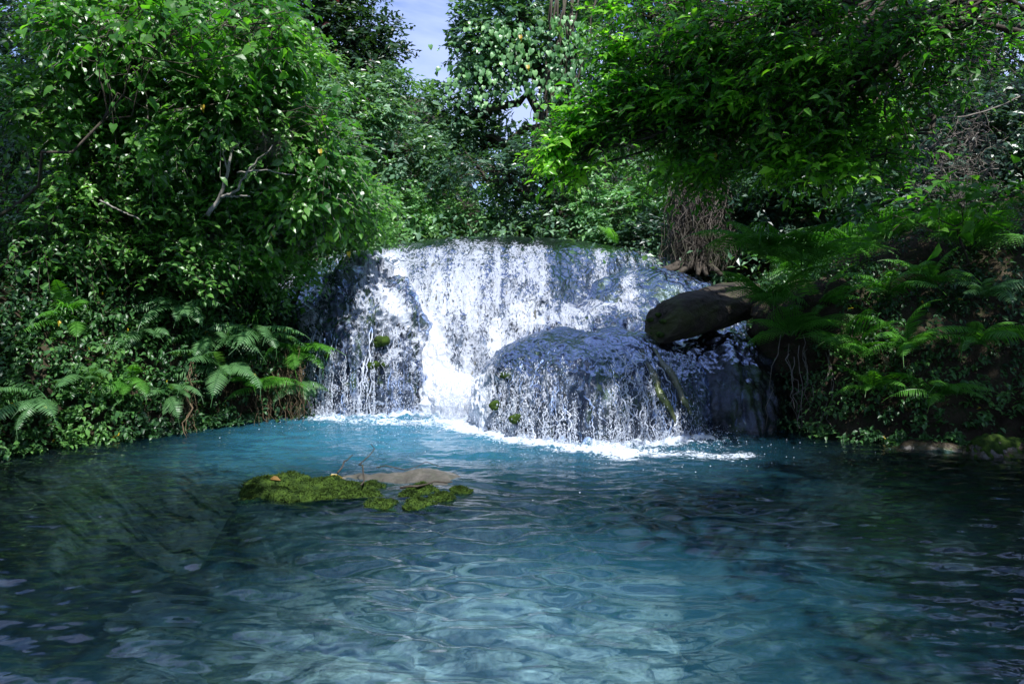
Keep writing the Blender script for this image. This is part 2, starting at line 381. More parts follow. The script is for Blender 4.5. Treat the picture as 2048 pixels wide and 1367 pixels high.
# ================================================================ terrain
SHORE = np.array([(-2.55, 9.6), (-3.2, 8.9), (-3.75, 8.35), (-4.3, 7.9), (-4.9, 7.3), (-6.0, 6.2), (-6.6, 4), (-6.6, 1), (-5, -3), (5, -3), (6.6, 1), (6.7, 4), (5.9, 6.4), (4.9, 7.45), (4.2, 7.75), (3.3, 8.3), (3.0, 9.0), (3.2, 12), (-2.6, 12)], float)
def shore_d(x, y):
    """signed distance to the shoreline, positive on land"""
    p = np.stack([x, y], -1); best = np.full(len(x), 1e9); inside = np.zeros(len(x), bool)
    n = len(SHORE)
    for i in range(n):
        a, b = SHORE[i], SHORE[(i+1) % n]
        ab = b-a; t = np.clip(((p-a)@ab)/(ab@ab), 0, 1)
        best = np.minimum(best, np.linalg.norm(p-(a+t[:, None]*ab), axis=1))
        c = ((a[1] > y) != (b[1] > y)) & (x < (b[0]-a[0])*(y-a[1])/(b[1]-a[1]+1e-12)+a[0])
        inside ^= c
    return np.where(inside, -best, best)
def ground_h(x, y):
    x = np.asarray(x, float).ravel(); y = np.asarray(y, float).ravel()
    p = np.stack([x, y, 0*x], -1)
    n = fbm(p, .9, 4, 3); n2 = fbm(p, 3.5, 3, 9)
    d = shore_d(x, y)+n*.22+n2*.08
    side = sstep(np.abs(x), 2.2, 6)
    bankh = 1.75*(1-np.exp(-np.maximum(d, 0)/.42))
    slope = np.maximum(d-.8, 0)*(0.04+.42*side)*np.exp(-np.maximum(d, 0)/60)
    land = bankh+slope+n*.25*sstep(d, 0, 1)+n2*.12*sstep(d, 0, .4)
    # foreground shallows of the bed
    sh = np.exp(-(((x+.05)/1.35)**2+((y-4.15)/1.15)**2))
    dep = .35+1.35*sstep(-d, 0, 1.0)
    bed = -dep*(1-.76*sh)+n*.18+n2*.10+fbm(p, 5, 2, 77)*.05+1.1*np.exp(-(((x+1.8)/3.2)**2+((y-5.4)/2.2)**2))*(1-sh)
    bed = np.minimum(bed, -.12)
    back = 4.0*sstep(y, 26, 70)
    return np.where(d > 0, land+back, bed)
def axis_pts(lo, hi, fine_lo, fine_hi, step, n_out):
    mid = np.arange(fine_lo, fine_hi+1e-6, step)
    a = fine_lo-np.geomspace(step, fine_lo-lo, n_out)[::-1]
    b = fine_hi+np.geomspace(step, hi-fine_hi, n_out)
    return np.concatenate([a, mid, b])
def grid(mb, X, Y, Z):
    ny, nx = X.shape
    i = np.arange(ny-1)[:, None]*nx+np.arange(nx-1)[None]
    q = np.stack([i, i+1, i+nx+1, i+nx], -1).reshape(-1, 4)
    mb.add(np.stack([X, Y, Z], -1).reshape(-1, 3), q)
    return q
gx = axis_pts(-300, 300, -8, 8, .06, 36); gy = axis_pts(-120, 420, -1, 14, .06, 36)
GX, GY = np.meshgrid(gx, gy)
GZ = ground_h(GX, GY).reshape(GX.shape)
D = shore_d(GX.ravel(), GY.ravel())
mb = MB(); q = grid(mb, GX, GY, GZ)
allv = mb.v[0]; TQ = q.copy()
fd = GZ.ravel()[q].max(1) < -0.03
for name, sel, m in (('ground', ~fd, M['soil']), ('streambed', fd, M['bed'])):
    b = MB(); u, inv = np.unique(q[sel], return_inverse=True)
    b.add(allv[u], inv.reshape(-1, 4)); pl_ = np.exp(-(((b.v[0][:, 0]+.05)/1.2)**2+((b.v[0][:, 1]-4.3)/1.2)**2)); o = b.build(name, m, attrs={'pale': pl_}); tag(o, kind='structure')  # pale stone area, also where sunlight is put into the bed colour

def ray_hit(px, py, y0=4.0, y1=40.0):
    """where the sight line through a photo pixel meets the ground"""
    Y = np.linspace(y0, y1, 900)
    pts = np.stack([(px-1024)/F*Y, Y, CH-(py-HY)/F*Y], -1)
    g = ground_h(pts[:, 0], pts[:, 1])
    k = np.argmax(pts[:, 2] < g) if (pts[:, 2] < g).any() else None
    return None if k is None else pts[k]
def gnormal(x, y, e=.08):
    h = ground_h([x-e, x+e, x, x], [y, y, y-e, y+e]); v = np.array([-(h[1]-h[0])/(2*e), -(h[3]-h[2])/(2*e), 1.0]); return v/np.linalg.norm(v)

# ================================================================ cascade
class Dome:
    """travertine mound described by azimuth (u) and descent (t)"""
    def __init__(s, c, rx, ry, H, n=2.2, th=(-180, 180), lump=.08, seed=0, ridge=.05, m=None, skew=0):
        s.c, s.rx, s.ry, s.H, s.n, s.th, s.lump, s.seed, s.ridge, s.m, s.skew = c, rx, ry, H, n, th, lump, seed, ridge, m or n, skew
    def surf(s, nu, nv, off=0.0, base=-.35, t0=0.02):
        U = np.radians(np.linspace(s.th[0], s.th[1], nu)); T = np.linspace(t0, 1.0, nv)
        # extra rows going straight down under the waterline
        ph = T*math.pi/2
        r = np.sin(ph)**(2/s.n); z = np.cos(ph)**(2/s.m)*s.H; z[-1] = 0
        r = np.concatenate([r, [1, 1]]); z = np.concatenate([z, [base*.5, base]])
        UU, RR = np.meshgrid(U, r); ZZ = np.repeat(z[:, None], nu, 1)
        X = s.c[0]+s.rx*RR*np.sin(UU); Y = s.c[1]-s.ry*RR*np.cos(UU)
        p = np.stack([X, Y, ZZ], -1)
        du = np.gradient(p, axis=1); dv = np.gradient(p, axis=0)
        nn = nrm(np.cross(dv.reshape(-1, 3), du.reshape(-1, 3))).reshape(p.shape)
        if (nn[nv//2, nu//2]*np.array([0, -1, .5])).sum() < 0: nn = -nn
        arc = np.concatenate([[0], np.cumsum(np.linalg.norm(np.diff(p[:, nu//2], axis=0), axis=1))])
        uv = np.stack([UU*(s.rx+s.ry)/2*np.clip(RR, .45, 1), -np.repeat(arc[:, None], nu, 1)], -1)
        pf = p.reshape(-1, 3)
        low = sstep(s.H-pf[:, 2], .1*s.H, .9*s.H)
        d = fbm(pf, 1.6, 4, s.seed)*s.lump*1.6
        d = d + fbm(pf*np.array([1, 1, .45]), 5.5, 3, s.seed+5)*s.ridge*1.6
        fu = np.stack([uv[..., 0].ravel(), uv[..., 1].ravel()*.25, 0*uv[..., 0].ravel()], -1)
        d = d + (np.abs(fbm(fu, 5.0, 3, s.seed+9))-.2)*s.ridge*1.8*low
        pf = pf+nn.reshape(-1, 3)*(d+off)[:, None]
        return pf.reshape(p.shape), nn, uv
    def mesh(s, nu, nv, off=0, extra=None, base=-.35, t0=.02):
        p, nn, uv = s.surf(nu, nv, off, base, t0)
        if extra is not None: p = p+nn*extra(p, uv)[..., None]
        mb = MB(); grid(mb, p[..., 0], p[..., 1], p[..., 2])
        return mb, p, nn, uv

def seg_d(p, poly):
    """3D distance from points to a polyline"""
    best = np.full(len(p), 1e9)
    for a, b in zip(poly[:-1], poly[1:]):
        ab = b-a; t = np.clip(((p-a)@ab)/(ab@ab), 0, 1); best = np.minimum(best, np.linalg.norm(p-(a+t[:, None]*ab), axis=1))
    return best
def seg_xz(p, poly):
    k = np.array([1, 0, 1.0]); return seg_d(p*k, poly*k)
def veil_extra(seed, amp=.03):
    def f(p, uv):
        q = np.stack([uv[..., 0].ravel()*1.0, uv[..., 1].ravel()*.5, 0*uv[..., 0].ravel()+seed], -1)
        a = 1-np.abs(fbm(q, 6, 3, seed))*2.2
        b = 1-np.abs(fbm(q, 16, 3, seed+4))*2.2
        low = .12+.88*sstep(p[..., 2].max()-p[..., 2], .06, .40)
        return (amp*a*.9+amp*.75*b).reshape(p.shape[:2])*low
    return f

def px_of(p):
    return 1024+F*p[..., 0]/p[..., 1], HY-F*(p[..., 2]-CH)/p[..., 1]

def mound(name, label, dome, veil, foamf, nu=260, nv=200, vnu=520, vnv=420, rockmat='rock', amp=.03, t0=.02, off=.012):
    root = thing(name, (dome.c[0], dome.c[1], 0), label, 'waterfall', 'travertine mounds of the cascade')
    mb, p, nn, uv = dome.mesh(nu, nv, t0=t0); mb.v[0] = mb.v[0]-np.array(root.location)
    mb.build('rock', M[rockmat], root)
    if veil:
        mb, p, nn, uv = dome.mesh(vnu, vnv, off=off, extra=veil_extra(dome.seed+31, amp), base=-.05, t0=t0)
        pf = mb.v[0].copy(); mb.v[0] = mb.v[0]-np.array(root.location)
        mb.build('falling_water', M[veil], root, attrs={'foam': foamf(pf)}, uv=uv.reshape(-1, 2))
    return root

CH_L = np.array([P(775, 530, 11.9), P(812, 590, 11.1), P(850, 660, 10.5), P(878, 730, 10.1), P(898, 790, 9.75), P(905, 835, 9.4)])
CH_R = np.array([P(1150, 590, 11.2), P(1060, 625, 10.7), P(990, 670, 10.3), P(955, 730, 10.0), P(925, 790, 9.6), P(915, 835, 9.4)])
# main dome -------------------------------------------------------
class MainDome(Dome):
    def surf(s, nu, nv, off=0.0, base=-.3, t0=0):
        X0 = np.linspace(-3.3, 5.2, nu); T = np.linspace(-.35, 1, nv); ph = T*math.pi/2
        H = 2.29-.072*np.clip(X0-.4, 0, 9)**2-.05*np.clip(-X0-.4, 0, 9)**2
        Dp = 3.6-1.35*sstep(X0, -.35, 1.5)-.08*np.clip(X0-2, 0, 9)+.25*sstep(-X0, 1.2, 2.6)
        yt = 13.4+.03*X0*X0
        zz = np.sign(np.cos(ph))*np.abs(np.cos(ph))**(1/1.15)
        yy = np.sin(ph)
        XX = np.repeat(X0[None], nv, 0); 
        Z = zz[:, None]*H[None]; Y = yt[None]-Dp[None]*yy[:, None]
        Z[-1] = base
        p = np.stack([XX, Y, Z], -1)
        du = np.gradient(p, axis=1); dv = np.gradient(p, axis=0)
        nn = nrm(np.cross(dv.reshape(-1, 3), du.reshape(-1, 3))).reshape(p.shape)
        if nn[nv//2, nu//2, 1] > 0: nn = -nn
        arc = np.concatenate([[0], np.cumsum(np.linalg.norm(np.diff(p[:, nu//2], axis=0), axis=1))])
        uv = np.stack([XX, -np.repeat(arc[:, None], nu, 1)], -1)
        pf = p.reshape(-1, 3)
        face = sstep(T, .05, .5); face = np.repeat(face[:, None], nu, 1).ravel()
        d = fbm(pf, .9, 3, 2)*.07*(0.4+.6*face)+fbm(pf*np.array([1, .5, .5]), 4, 4, 8)*.06*(.35+.65*face)
        pf = pf+nn.reshape(-1, 3)*(d+off)[:, None]
        return pf.reshape(p.shape), nn, uv
dA = MainDome((0.3, 13.4), 1, 1, 1, seed=3)
def foamA(p):
    px, py = px_of(p)
    c = seg_xz(p, CH_L)*.8; c2 = seg_xz(p, CH_R); br_ = .55+1.1*fbm(p*np.array([1, 1, .6]), 5, 3, 90)
    f = .44+.85*np.exp(-(c/.14)**2)*(.75+.25*br_)+.34*np.exp(-(c2/.24)**2)*br_
    f = f-.30*sstep(p[:, 2], 2.02, 2.25)-.10*sstep(px, 1020, 1200)
    f = f+.10*np.exp(-((px-900)/130)**2)
    w = np.stack([p[:, 0], 0*p[:, 0], 0*p[:, 0]], -1)
    return f+.34*fbm(w, 2.6, 3, 44)+.2*fbm(p, 1.4, 3, 9)
mound('cascade_dome', 'broad white travertine cascade dome spanning the back of the pool under the forest', dA, 'veil', foamA, 300, 220, 760, 560, 'rockgrey', amp=.026, t0=0)
# left buttress ----------------------------------------------------
dB = Dome((-1.86, 10.35), .86, 1.0, 1.80, 2.0, (-125, 125), .13, 21, .12)
def foamB(p):
    f = .47+.38*fbm(p*np.array([1, 1, .4]), 2.2, 3, 5)+.10*sstep(p[:, 2], .6, 1.4)-.22*sstep(-p[:, 2], -.55, -.05)
    f = f+.30*np.exp(-(seg_xz(p, CH_L)/.07)**2)-.10*sstep(p[:, 0], -1.5, -1.0)
    return f
rB = mound('cascade_mound', 'tall bell shaped rock mound veiled in white water left of the white chute', dB, 'veilthin', foamB, 240, 260, 480, 520, amp=.04)
# left narrow side channel
dL = Dome((-2.62, 10.9), .52, 1.05, 1.55, 2.0, (-125, 125), .08, 121, .07)
mound('cascade_channel', 'narrow shaded trickling step between the fern bank and the tall bell shaped mound', dL, 'veilthin', lambda p: .58+.25*fbm(p, 2, 3, 8), 120, 160, 240, 300, amp=.03)
# apron shelf ------------------------------------------------------
dE = Dome((1.55, 11.0), 2.15, 1.75, 1.30, 2.1, (-135, 135), .07, 41, .06)
def foamE(p):
    f = .50+.40*fbm(p, 2.2, 3, 61)+.15*np.exp(-(seg_xz(p, CH_R)/.2)**2)
    px, py = px_of(p)
    return f-.25*sstep(px, 1240, 1330)
mound('cascade_shelf', 'low foaming rock shelf between the rounded boulder and the front right mound', dE, 'veil', foamE, 240, 160, 480, 320, amp=.03)
# boulder ----------------------------------------------------------
dF = Dome((1.98, 11.35), 1.22, 1.0, 1.70, 2.7, (-150, 150), .07, 51, .05)
def foamF(p):
    px, py = px_of(p)
    return .22+.50*np.exp(-((px-1262)/26)**2)+.2*fbm(p, 3, 3, 7)-.2*sstep(p[:, 2], 1.6, 1.72)-.12*sstep(1220-px, 0, 40)
mound('cascade_boulder', 'rounded green stained boulder with water sliding over it above the fallen log', dF, 'veilthin', foamF, 200, 150, 400, 300, 'rockgreen', amp=.022)
# front right mound ------------------------------------------------
dC = Dome((0.93, 9.35), 1.36, 1.62, 1.0, 2.5, (-140, 140), .08, 61, .035)
def foamC(p):
    px, py = px_of(p)
    f = .42+.42*fbm(p*np.array([1, 1, .3]), 2.8, 3, 15)-.9*sstep(p[:, 2]+.25*fbm(p*np.array([1, 1, .2]), 3, 3, 19), .60, .95)+.20*sstep(1150-px, 0, 200)*(1-sstep(p[:, 2], .8, 1.0))
    f = f-.22*sstep(px, 1270, 1380)
    w = np.stack([p[:, 0], 0*p[:, 0], 0*p[:, 0]], -1)
    return f+.25*fbm(w, 3.2, 3, 4)*sstep(px, 1050, 1250)+.5*sstep(1000-px, 0, 60)*(1-sstep(p[:, 2], .5, .9))
rC = mound('cascade_mound', 'wide low dome with water curtains in shade at the front right of the falls', dC, 'veilthin', foamC, 300, 240, 600, 480, amp=.035)
dD = Dome((2.35, 9.75), .86, 1.42, .96, 3.2, (-130, 130), .07, 71, .06)
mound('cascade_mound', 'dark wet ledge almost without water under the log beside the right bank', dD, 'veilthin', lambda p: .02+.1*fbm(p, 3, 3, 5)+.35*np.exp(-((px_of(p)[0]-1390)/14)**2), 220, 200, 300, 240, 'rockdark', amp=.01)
# foot of the chute ------------------------------------------------
dG = Dome((-.70, 10.15), .44, .85, .50, 2.0, (-120, 120), .06, 81, .05)
mound('cascade_chute', 'dense white water chute pouring between the bell shaped mound and the front right mound', dG, 'veil', lambda p: 1.5+0*p[:, 0], 100, 100, 240, 240, amp=.06, off=.03)

# roots stains on the front right mound (pale mineral ribs)
for k, pts in enumerate([[(1270, 680, 8.9), (1300, 740, 8.35), (1330, 800, 8.05), (1352, 850, 7.9)], [(1300, 690, 8.9), (1340, 750, 8.3), (1368, 800, 8.1), (1380, 830, 8.0)]]):
    mb = MB(); pw = []
    for a in pts:
        Yv = np.linspace(7, 10.5, 400); best = None
        q3 = np.stack([(a[0]-1024)/F*Yv, Yv, CH-(a[1]-HY)/F*Yv], -1)
        ins = (np.abs((q3[:, 0]-dC.c[0])/dC.rx)**dC.n+np.abs((q3[:, 1]-dC.c[1])/dC.ry)**dC.n+np.abs(q3[:, 2]/dC.H)**dC.n) < 1
        if ins.any(): pw.append(q3[np.argmax(ins)]+np.array([0, -.02, .01]))
    if len(pw) > 1:
        pw = np.array(pw); t = np.linspace(0, 1, 14); tt = np.linspace(0, 1, len(pw))
        c = np.stack([np.interp(t, tt, pw[:, i]) for i in range(3)], -1)+rng.normal(0, .012, (14, 3))+np.array([0, -.015, 0])
        tube(mb, c, .040*np.sin(.3+t*2.7)+rng.normal(0, .006, 14), 8)
        mb.v[0] = mb.v[0]-np.array(rC.location)
        mb.build('mineral_rib', M['rockgreen'], rC)

def mossclump(mb, c, r, seed, sub=24, flat=.6):
    u = np.linspace(0, 2*math.pi, sub+1); v = np.linspace(0, math.pi, sub//2+1)
    U, V = np.meshgrid(u, v)
    d = np.stack([np.sin(V)*np.cos(U), np.sin(V)*np.sin(U), np.cos(V)], -1).reshape(-1, 3)
    r = np.array(r) if np.ndim(r) else np.array([r, r, r*flat])
    k = 1+.35*fbm(d*1.0+seed, 1.6, 3, seed)+.12*fbm(d+seed, 7, 2, seed)
    p = c+d*r*k[:, None]
    i = np.arange(len(v)-1)[:, None]*(sub+1)+np.arange(sub)[None]
    mb.add(p, np.stack([i, i+sub+1, i+sub+2, i+1], -1).reshape(-1, 4))
# moss tufts on the bell mound
def dome_hit(dm, px, py):
    Yv = np.linspace(7, 12.5, 1200); q3 = np.stack([(px-1024)/F*Yv, Yv, CH-(py-HY)/F*Yv], -1)
    ins = (np.abs((q3[:, 0]-dm.c[0])/dm.rx)**dm.n+np.abs((q3[:, 1]-dm.c[1])/dm.ry)**dm.n+np.abs(q3[:, 2]/dm.H)**dm.n) < 1
    return q3[np.argmax(ins)] if ins.any() else None
for dm, rt, lst in ((dB, rB, [(758, 680, .14), (748, 730, .10), (690, 560, .11), (665, 640, .09), (655, 715, .10), (855, 800, .10), (835, 815, .07), (705, 770, .09), (770, 730, .06), (640, 770, .07)]),
                    (dC, rC, [(1012, 750, .09), (990, 808, .08), (1030, 835, .08), (1000, 690, .06)])):
    for k, (px, py, r) in enumerate(lst):
        h = dome_hit(dm, px, py)
        if h is None: continue
        mb = MB()
        for j in range(5): mossclump(mb, h+rng.normal(0, .22*r, 3)*np.array([1, .4, .6])+np.array([0, -.02, 0]), np.array([.6*r, .55*r, .5*r])*rng.uniform(.6, 1.1), 100+k*7+j, 16)
        mb.v = [v-np.array(rt.location) for v in mb.v]
        mb.build('moss_tuft', M['moss'], rt)

# falling threads and droplets ------------------------------------
ICO = None
def drops(mb, pos, r, stretch):
    v = np.array([(1, 0, 0), (0, 1, 0), (-1, 0, 0), (0, -1, 0), (0, 0, 1), (0, 0, -1)], float)
    f = np.array([(0, 1, 4), (1, 2, 4), (2, 3, 4), (3, 0, 4), (1, 0, 5), (2, 1, 5), (3, 2, 5), (0, 3, 5)])
    n = len(pos); s = np.ones((n, 1, 3))*r[:, None, None]; s[:, 0, 2] *= stretch
    p = pos[:, None]+v[None]*s
    mb.add(p.reshape(-1, 3), (np.arange(n)[:, None, None]*6+f[None]).reshape(-1, 3))
def curtain(name, dm, root_label, x0, x1, zmax, n, seed, rmin=.002, rmax=.006, out=.05):
    g = np.random.default_rng(seed); mb = MB()
    u = g.uniform(x0, x1, n); th = np.radians(u)
    # strings: drops bunch on a number of azimuths
    strings = g.uniform(x0, x1, max(12, int((x1-x0)/3.2)))
    k = g.integers(0, len(strings), n); ths = np.radians(strings[k]+g.normal(0, .35, n)); th = np.where(g.random(n) < .72, ths, th)
    tops = zmax*g.uniform(.45, 1.35, len(strings)); z = g.random(n)**1.15*np.minimum(tops[k], dm.H*.9)
    rr = (1-np.clip(z/dm.H, 0, .999)**dm.n)**(1/dm.n)
    e = out+g.exponential(.03, n)
    pos = np.stack([dm.c[0]+(dm.rx*np.maximum(rr, .9)+e)*np.sin(th), dm.c[1]-(dm.ry*np.maximum(rr, .9)+e)*np.cos(th), z], -1)
    drops(mb, pos, g.uniform(rmin, rmax, n), g.uniform(1.5, 5, n))
    return mb
cB = curtain('c', dB, '', -80, 62, .70, 6000, 1, .0015, .0048)
cC = curtain('c', dC, '', -80, 45, .66, 7500, 2, .0015, .0046)
def threads(dm, x0, x1, n, seed, t_lo=.35, out=.035):
    g = np.random.default_rng(seed); mb = MB()
    for i in range(n):
        th = math.radians(g.uniform(x0, x1)); t = np.linspace(g.uniform(t_lo, .85), 1, 30); ph = t*math.pi/2
        r_ = np.sin(ph)**(2/dm.n); z = np.cos(ph)**(2/dm.n)*dm.H
        th = th+np.cumsum(g.normal(0, .018, 30))*.8
        z2 = np.where(r_ > .93, z*1.0, z)
        e = out+.02*g.random()
        c = np.stack([dm.c[0]+(dm.rx*r_+e)*np.sin(th), dm.c[1]-(dm.ry*r_+e)*np.cos(th), z2], -1)
        rd = g.uniform(.0018, .0058)*(.3+1.8*np.abs(noise(np.stack([t*14, 0*t+i, 0*t], -1), 1, seed)))
        tube(mb, c, rd, 5, cap=False)
    return mb
for rt, dm_, a0, a1, n_, sd_ in ((rB, dB, -95, 70, 60, 3), (rC, dC, -100, 42, 80, 4)):
    mb = threads(dm_, a0, a1, n_, sd_); mb.v = [v-np.array(rt.location) for v in mb.v]
    tag(mb.build('water_threads', M['drops'], rt), kind='stuff')
for rt, mb in ((rB, cB), (rC, cC)):
    mb.v = [v-np.array(rt.location) for v in mb.v]
    tag(mb.build('water_drops', M['drops'], rt), kind='stuff')
# spray at the foot of the falls
g = np.random.default_rng(77); mb = MB()
foot = np.array([(-2.6, 9.75), (-2.2, 9.45), (-1.6, 9.35), (-1.1, 9.5), (-.85, 9.3), (-.6, 9.15), (-.35, 9.1), (0, 8.6), (.4, 7.95), (.9, 7.68), (1.4, 7.75), (1.9, 8.05)])
w = np.array([.6, .9, 1, 1.2, 5, 6, 4, 1.6, 1.3, 1.2, 1.1, .6]); k = g.choice(len(foot), 18000, p=w/w.sum())
ps = foot[k]+g.normal(0, .16, (18000, 2))+np.array([0, -.08]); amp = np.where((k >= 4) & (k <= 6), .28, .07)
z = np.abs(g.normal(0, 1, 18000))*amp
drops(mb, np.stack([ps[:, 0], ps[:, 1], z], -1), g.uniform(.0012, .0045, 18000), g.uniform(1, 2, 18000))
tag(mb.build('spray', M['drops']), 'white spray droplets flying up where the falls hit the pool', 'spray', kind='stuff')

# ================================================================ pool water
px_ = np.concatenate([np.arange(-7.6, -3.2, .05), np.arange(-3.2, 3.2, .022), np.arange(3.2, 7.6, .05)])
py_ = np.concatenate([np.arange(-3.6, 2.6, .1), np.geomspace(2.6, 12.5, 700)])
X, Y = np.meshgrid(px_, py_); xf, yf = X.ravel(), Y.ravel()
def dfoot(x, y):
    return seg_d(np.stack([x, y, 0*x], -1), np.concatenate([foot, np.zeros((len(foot), 1))], 1))
df_ = dfoot(xf, yf)
src = np.array([-.65, 9.3]); rr = np.hypot(xf-src[0], yf-src[1])
pn = np.stack([xf, yf, 0*xf], -1)
warp = fbm(pn, .8, 3, 1)*1.3
amp = .35+.65*np.exp(-df_/1.5)
z = .012*amp*np.sin(rr*9+warp*5)*(.5+.5*fbm(pn, .9, 2, 13))
# cross chop in front of the mossy rock
mid = np.exp(-(((xf+.1)/1.7)**4+((yf-4.7)/1.5)**4))
for ax_, ay_, k_, am_, sd_ in ((.30, .95, 21, .016, 23), (.55, .83, 15, .017, 24), (-.25, .97, 27, .009, 25), (.05, 1.0, 36, .005, 26)):
    ph_ = (xf*ax_+yf*ay_)*k_+fbm(pn, .7, 3, sd_)*7
    c_ = np.sin(ph_); z += am_*(c_+.35*np.cos(2*ph_))*np.clip(.55+1.1*fbm(pn, 1.1, 3, sd_+9), 0, 1.3)*(.35+.85*mid)
z += .020*fbm(pn*np.array([.8, 1.9, 1]), 2.3, 5, 31, .5)*(.45+.9*np.exp(-df_/1.2))
z += .008*fbm(pn*np.array([.9, 1.7, 1]), 9, 3, 33)*(1-.55*mid)
z += .07*np.exp(-(df_/.35)**2)*np.abs(fbm(pn, 8, 4, 39))*1.5
foamv = .86*np.exp(-(df_/.24)**2)
stream = seg_d(pn, np.array([(-.65, 9.1, 0), (-.5, 8.7, 0), (.2, 7.95, 0), (1.0, 7.35, 0)]))
foamv = np.maximum(foamv, .90*np.exp(-(stream/.40)**2))+.25*fbm(pn*np.array([1, 2.2, 1]), 3.0, 4, 72)*np.exp(-(df_/.7)**2)
foamv = np.maximum(foamv, .70*np.exp(-(seg_d(pn, np.array([(-2.2, 9.2, 0), (-1.4, 9.0, 0), (-.6, 8.8, 0)]))/.35)**2))
foamv = np.maximum(foamv, .72*np.exp(-(seg_d(pn, np.array([(1.0, 7.35, 0), (1.6, 7.3, 0), (2.1, 7.25, 0)]))/.28)**2))
foamv = np.maximum(foamv, .53*np.exp(-(df_/1.1)**2))+.10*fbm(pn*np.array([1, 2, 1]), 1.8, 3, 71)*np.exp(-(df_/1.5)**2)
milk = .06+.9*np.exp(-((xf+1.0)/2.6)**2)*sstep(yf, 5.6, 8.2)+.26*np.exp(-(((xf-.5)/1.2)**2+((yf-4.0)/1.3)**2))
milk = milk*(1-.3*np.exp(-(((xf-.1)/2.2)**2+((yf-3.4)/1.5)**2)))*(1-.8*np.exp(-(((xf+1)/1.6)**2+((yf-5.9)/.9)**2)))
milk = milk*(1-.95*sstep(np.abs(xf+.2), 1.8, 3.8))
mb = MB(); grid(mb, X, Y, z.reshape(X.shape))
tag(mb.build('water', M['pool'], attrs={'foam': foamv, 'milk': milk}), kind='structure')

# bubbles drifting away from the falls
g = np.random.default_rng(5); n = 2600
k = g.choice(len(foot), n, p=w/w.sum()); d_ = g.exponential(.42, n); an = g.uniform(-1.5, 1.5, n)
bx = foot[k][:, 0]+d_*np.sin(an); by = foot[k][:, 1]-.1-d_*np.cos(an)*.8
mb = MB(); drops(mb, np.stack([bx, by, np.full(n, .012)], -1), g.uniform(.003, .008, n), g.uniform(.5, .9, n))
tag(mb.build('bubbles', M['drops']), 'tiny white bubbles drifting on the pool away from the falls', 'bubbles', kind='stuff')
# ================================================================ mossy rock in the pool
def isle_h(x, y):
    p = np.stack([x, y, 0*x], -1)
    a = ((x+.95)/1.6)**2+((y-6.2)/.95)**2
    a = np.maximum(a+.9*fbm(p, .9, 3, 15)*sstep(a, .5, 1.1)+.3*fbm(p, 3, 3, 16)*sstep(a, .4, 1.0), 0)
    h = -.035-.28*a-.95*np.maximum(a-.6, 0)
    ridge = .085*np.exp(-(((x+1.2)/.85)**4+((y-6.55-.03*x)/.24)**2))+.04*np.exp(-(((x+.35)/.5)**4+((y-6.5)/.2)**2))
    h = h+ridge+fbm(p, 1.6, 4, 5)*.03+fbm(p, 6, 4, 6)*.035
    h = np.where(a > 1, h-(a-1)*.8, h)
    return h
rootI = thing('mossy_rock', (-1.0, 6.2, 0), 'flat pale rock barely above the pool with green moss cushions on top', 'rock')
u = np.linspace(-3.3, 1.4, 260); v = np.linspace(4.5, 7.8, 200); X, Y = np.meshgrid(u, v)
Z = isle_h(X.ravel(), Y.ravel()).reshape(X.shape)
mb = MB(); grid(mb, X+1.0, Y-6.2, np.maximum(Z, -4)); mb.build('rock', M['isle'], rootI)
def fuzz(mb, tgt, g, n, ln):
    """moss fibres standing on a cushion"""
    v = tgt.v[-1]; c = v.mean(0); k = g.integers(0, len(v), n); p = v[k]; d = nrm(p-c); ok = d[:, 2] > -.1; p = p[ok]; d = d[ok]; m = len(p)
    leaves(mb, p-d*.003, d+g.normal(0, .5, (m, 3))+np.array([0, 0, .3]), g.normal(0, 1, (m, 3)), ln*g.uniform(.5, 1.3, m), .45, LT_FAR, g.random(m))
gm = np.random.default_rng(66)
for k, (px, py, rw) in enumerate([(535, 948, .17), (580, 944, .18), (620, 950, .15), (505, 962, .12), (655, 946, .15), (695, 952, .13), (738, 948, .12), (705, 966, .10), (762, 984, .12), (735, 968, .11), (845, 958, .12), (882, 970, .11), (838, 984, .12), (920, 958, .08), (550, 968, .14), (600, 970, .13), (650, 966, .12), (820, 966, .09), (500, 974, .08)]):
    Yd = F*(CH-.07)/(py-HY+6)
    x = (px-1024)/F*Yd; zc = float(isle_h(np.array([x]), np.array([Yd]))[0])
    base = MB(); mossclump(base, np.array([x+1.0, Yd-6.2, max(zc, -.01)+.0]), np.array([rw*gm.uniform(.8, 1.15), rw*.75, rw*gm.uniform(.36, .56)]), 300+k, 44)
    fz = MB(); fuzz(base, base, gm, 2200, .016)
    o = base.build('moss_cushion', M['moss'], rootI)
def lone_leaf(c, ax, up, ln, wd, mat, label, name='fallen_leaf', tpl=LT_MID):
    o_c = np.array(c); mb = MB(); leaves(mb, np.zeros((1, 3)), np.array([ax], float), np.array([up], float), ln, wd, tpl)
    o = mb.build(name, M[mat]); o.location = o_c; return tag(o, label, 'leaf')
def on_isle(px, py, dz=.05):
    Yd = F*(CH-.05)/(py-HY); x = (px-1024)/F*Yd
    return (x, Yd, max(float(isle_h(np.array([x]), np.array([Yd]))[0]), 0)+dz)
lone_leaf(on_isle(655, 955, .05), (1, .2, .1), (0, -.5, 1), .12, .5, 'yellow', 'yellow and orange fallen leaf on the moss in the middle of the pool rock')
lone_leaf(on_isle(540, 962, .07), (1, -.3, .1), (0, -.5, 1), .09, .6, 'brownleaf', 'curled brown dead leaf on the left end of the pool rock')
def stick(a, b, r, label, name='fallen_twig', n=7, w=.25):
    a = np.array(a); b = np.array(b); mb = MB(); tube(mb, wig(a, b, n, w)-a, np.linspace(r, r*.5, n), 6)
    o = mb.build(name, M['bark']); o.location = a; return tag(o, label, 'twig')
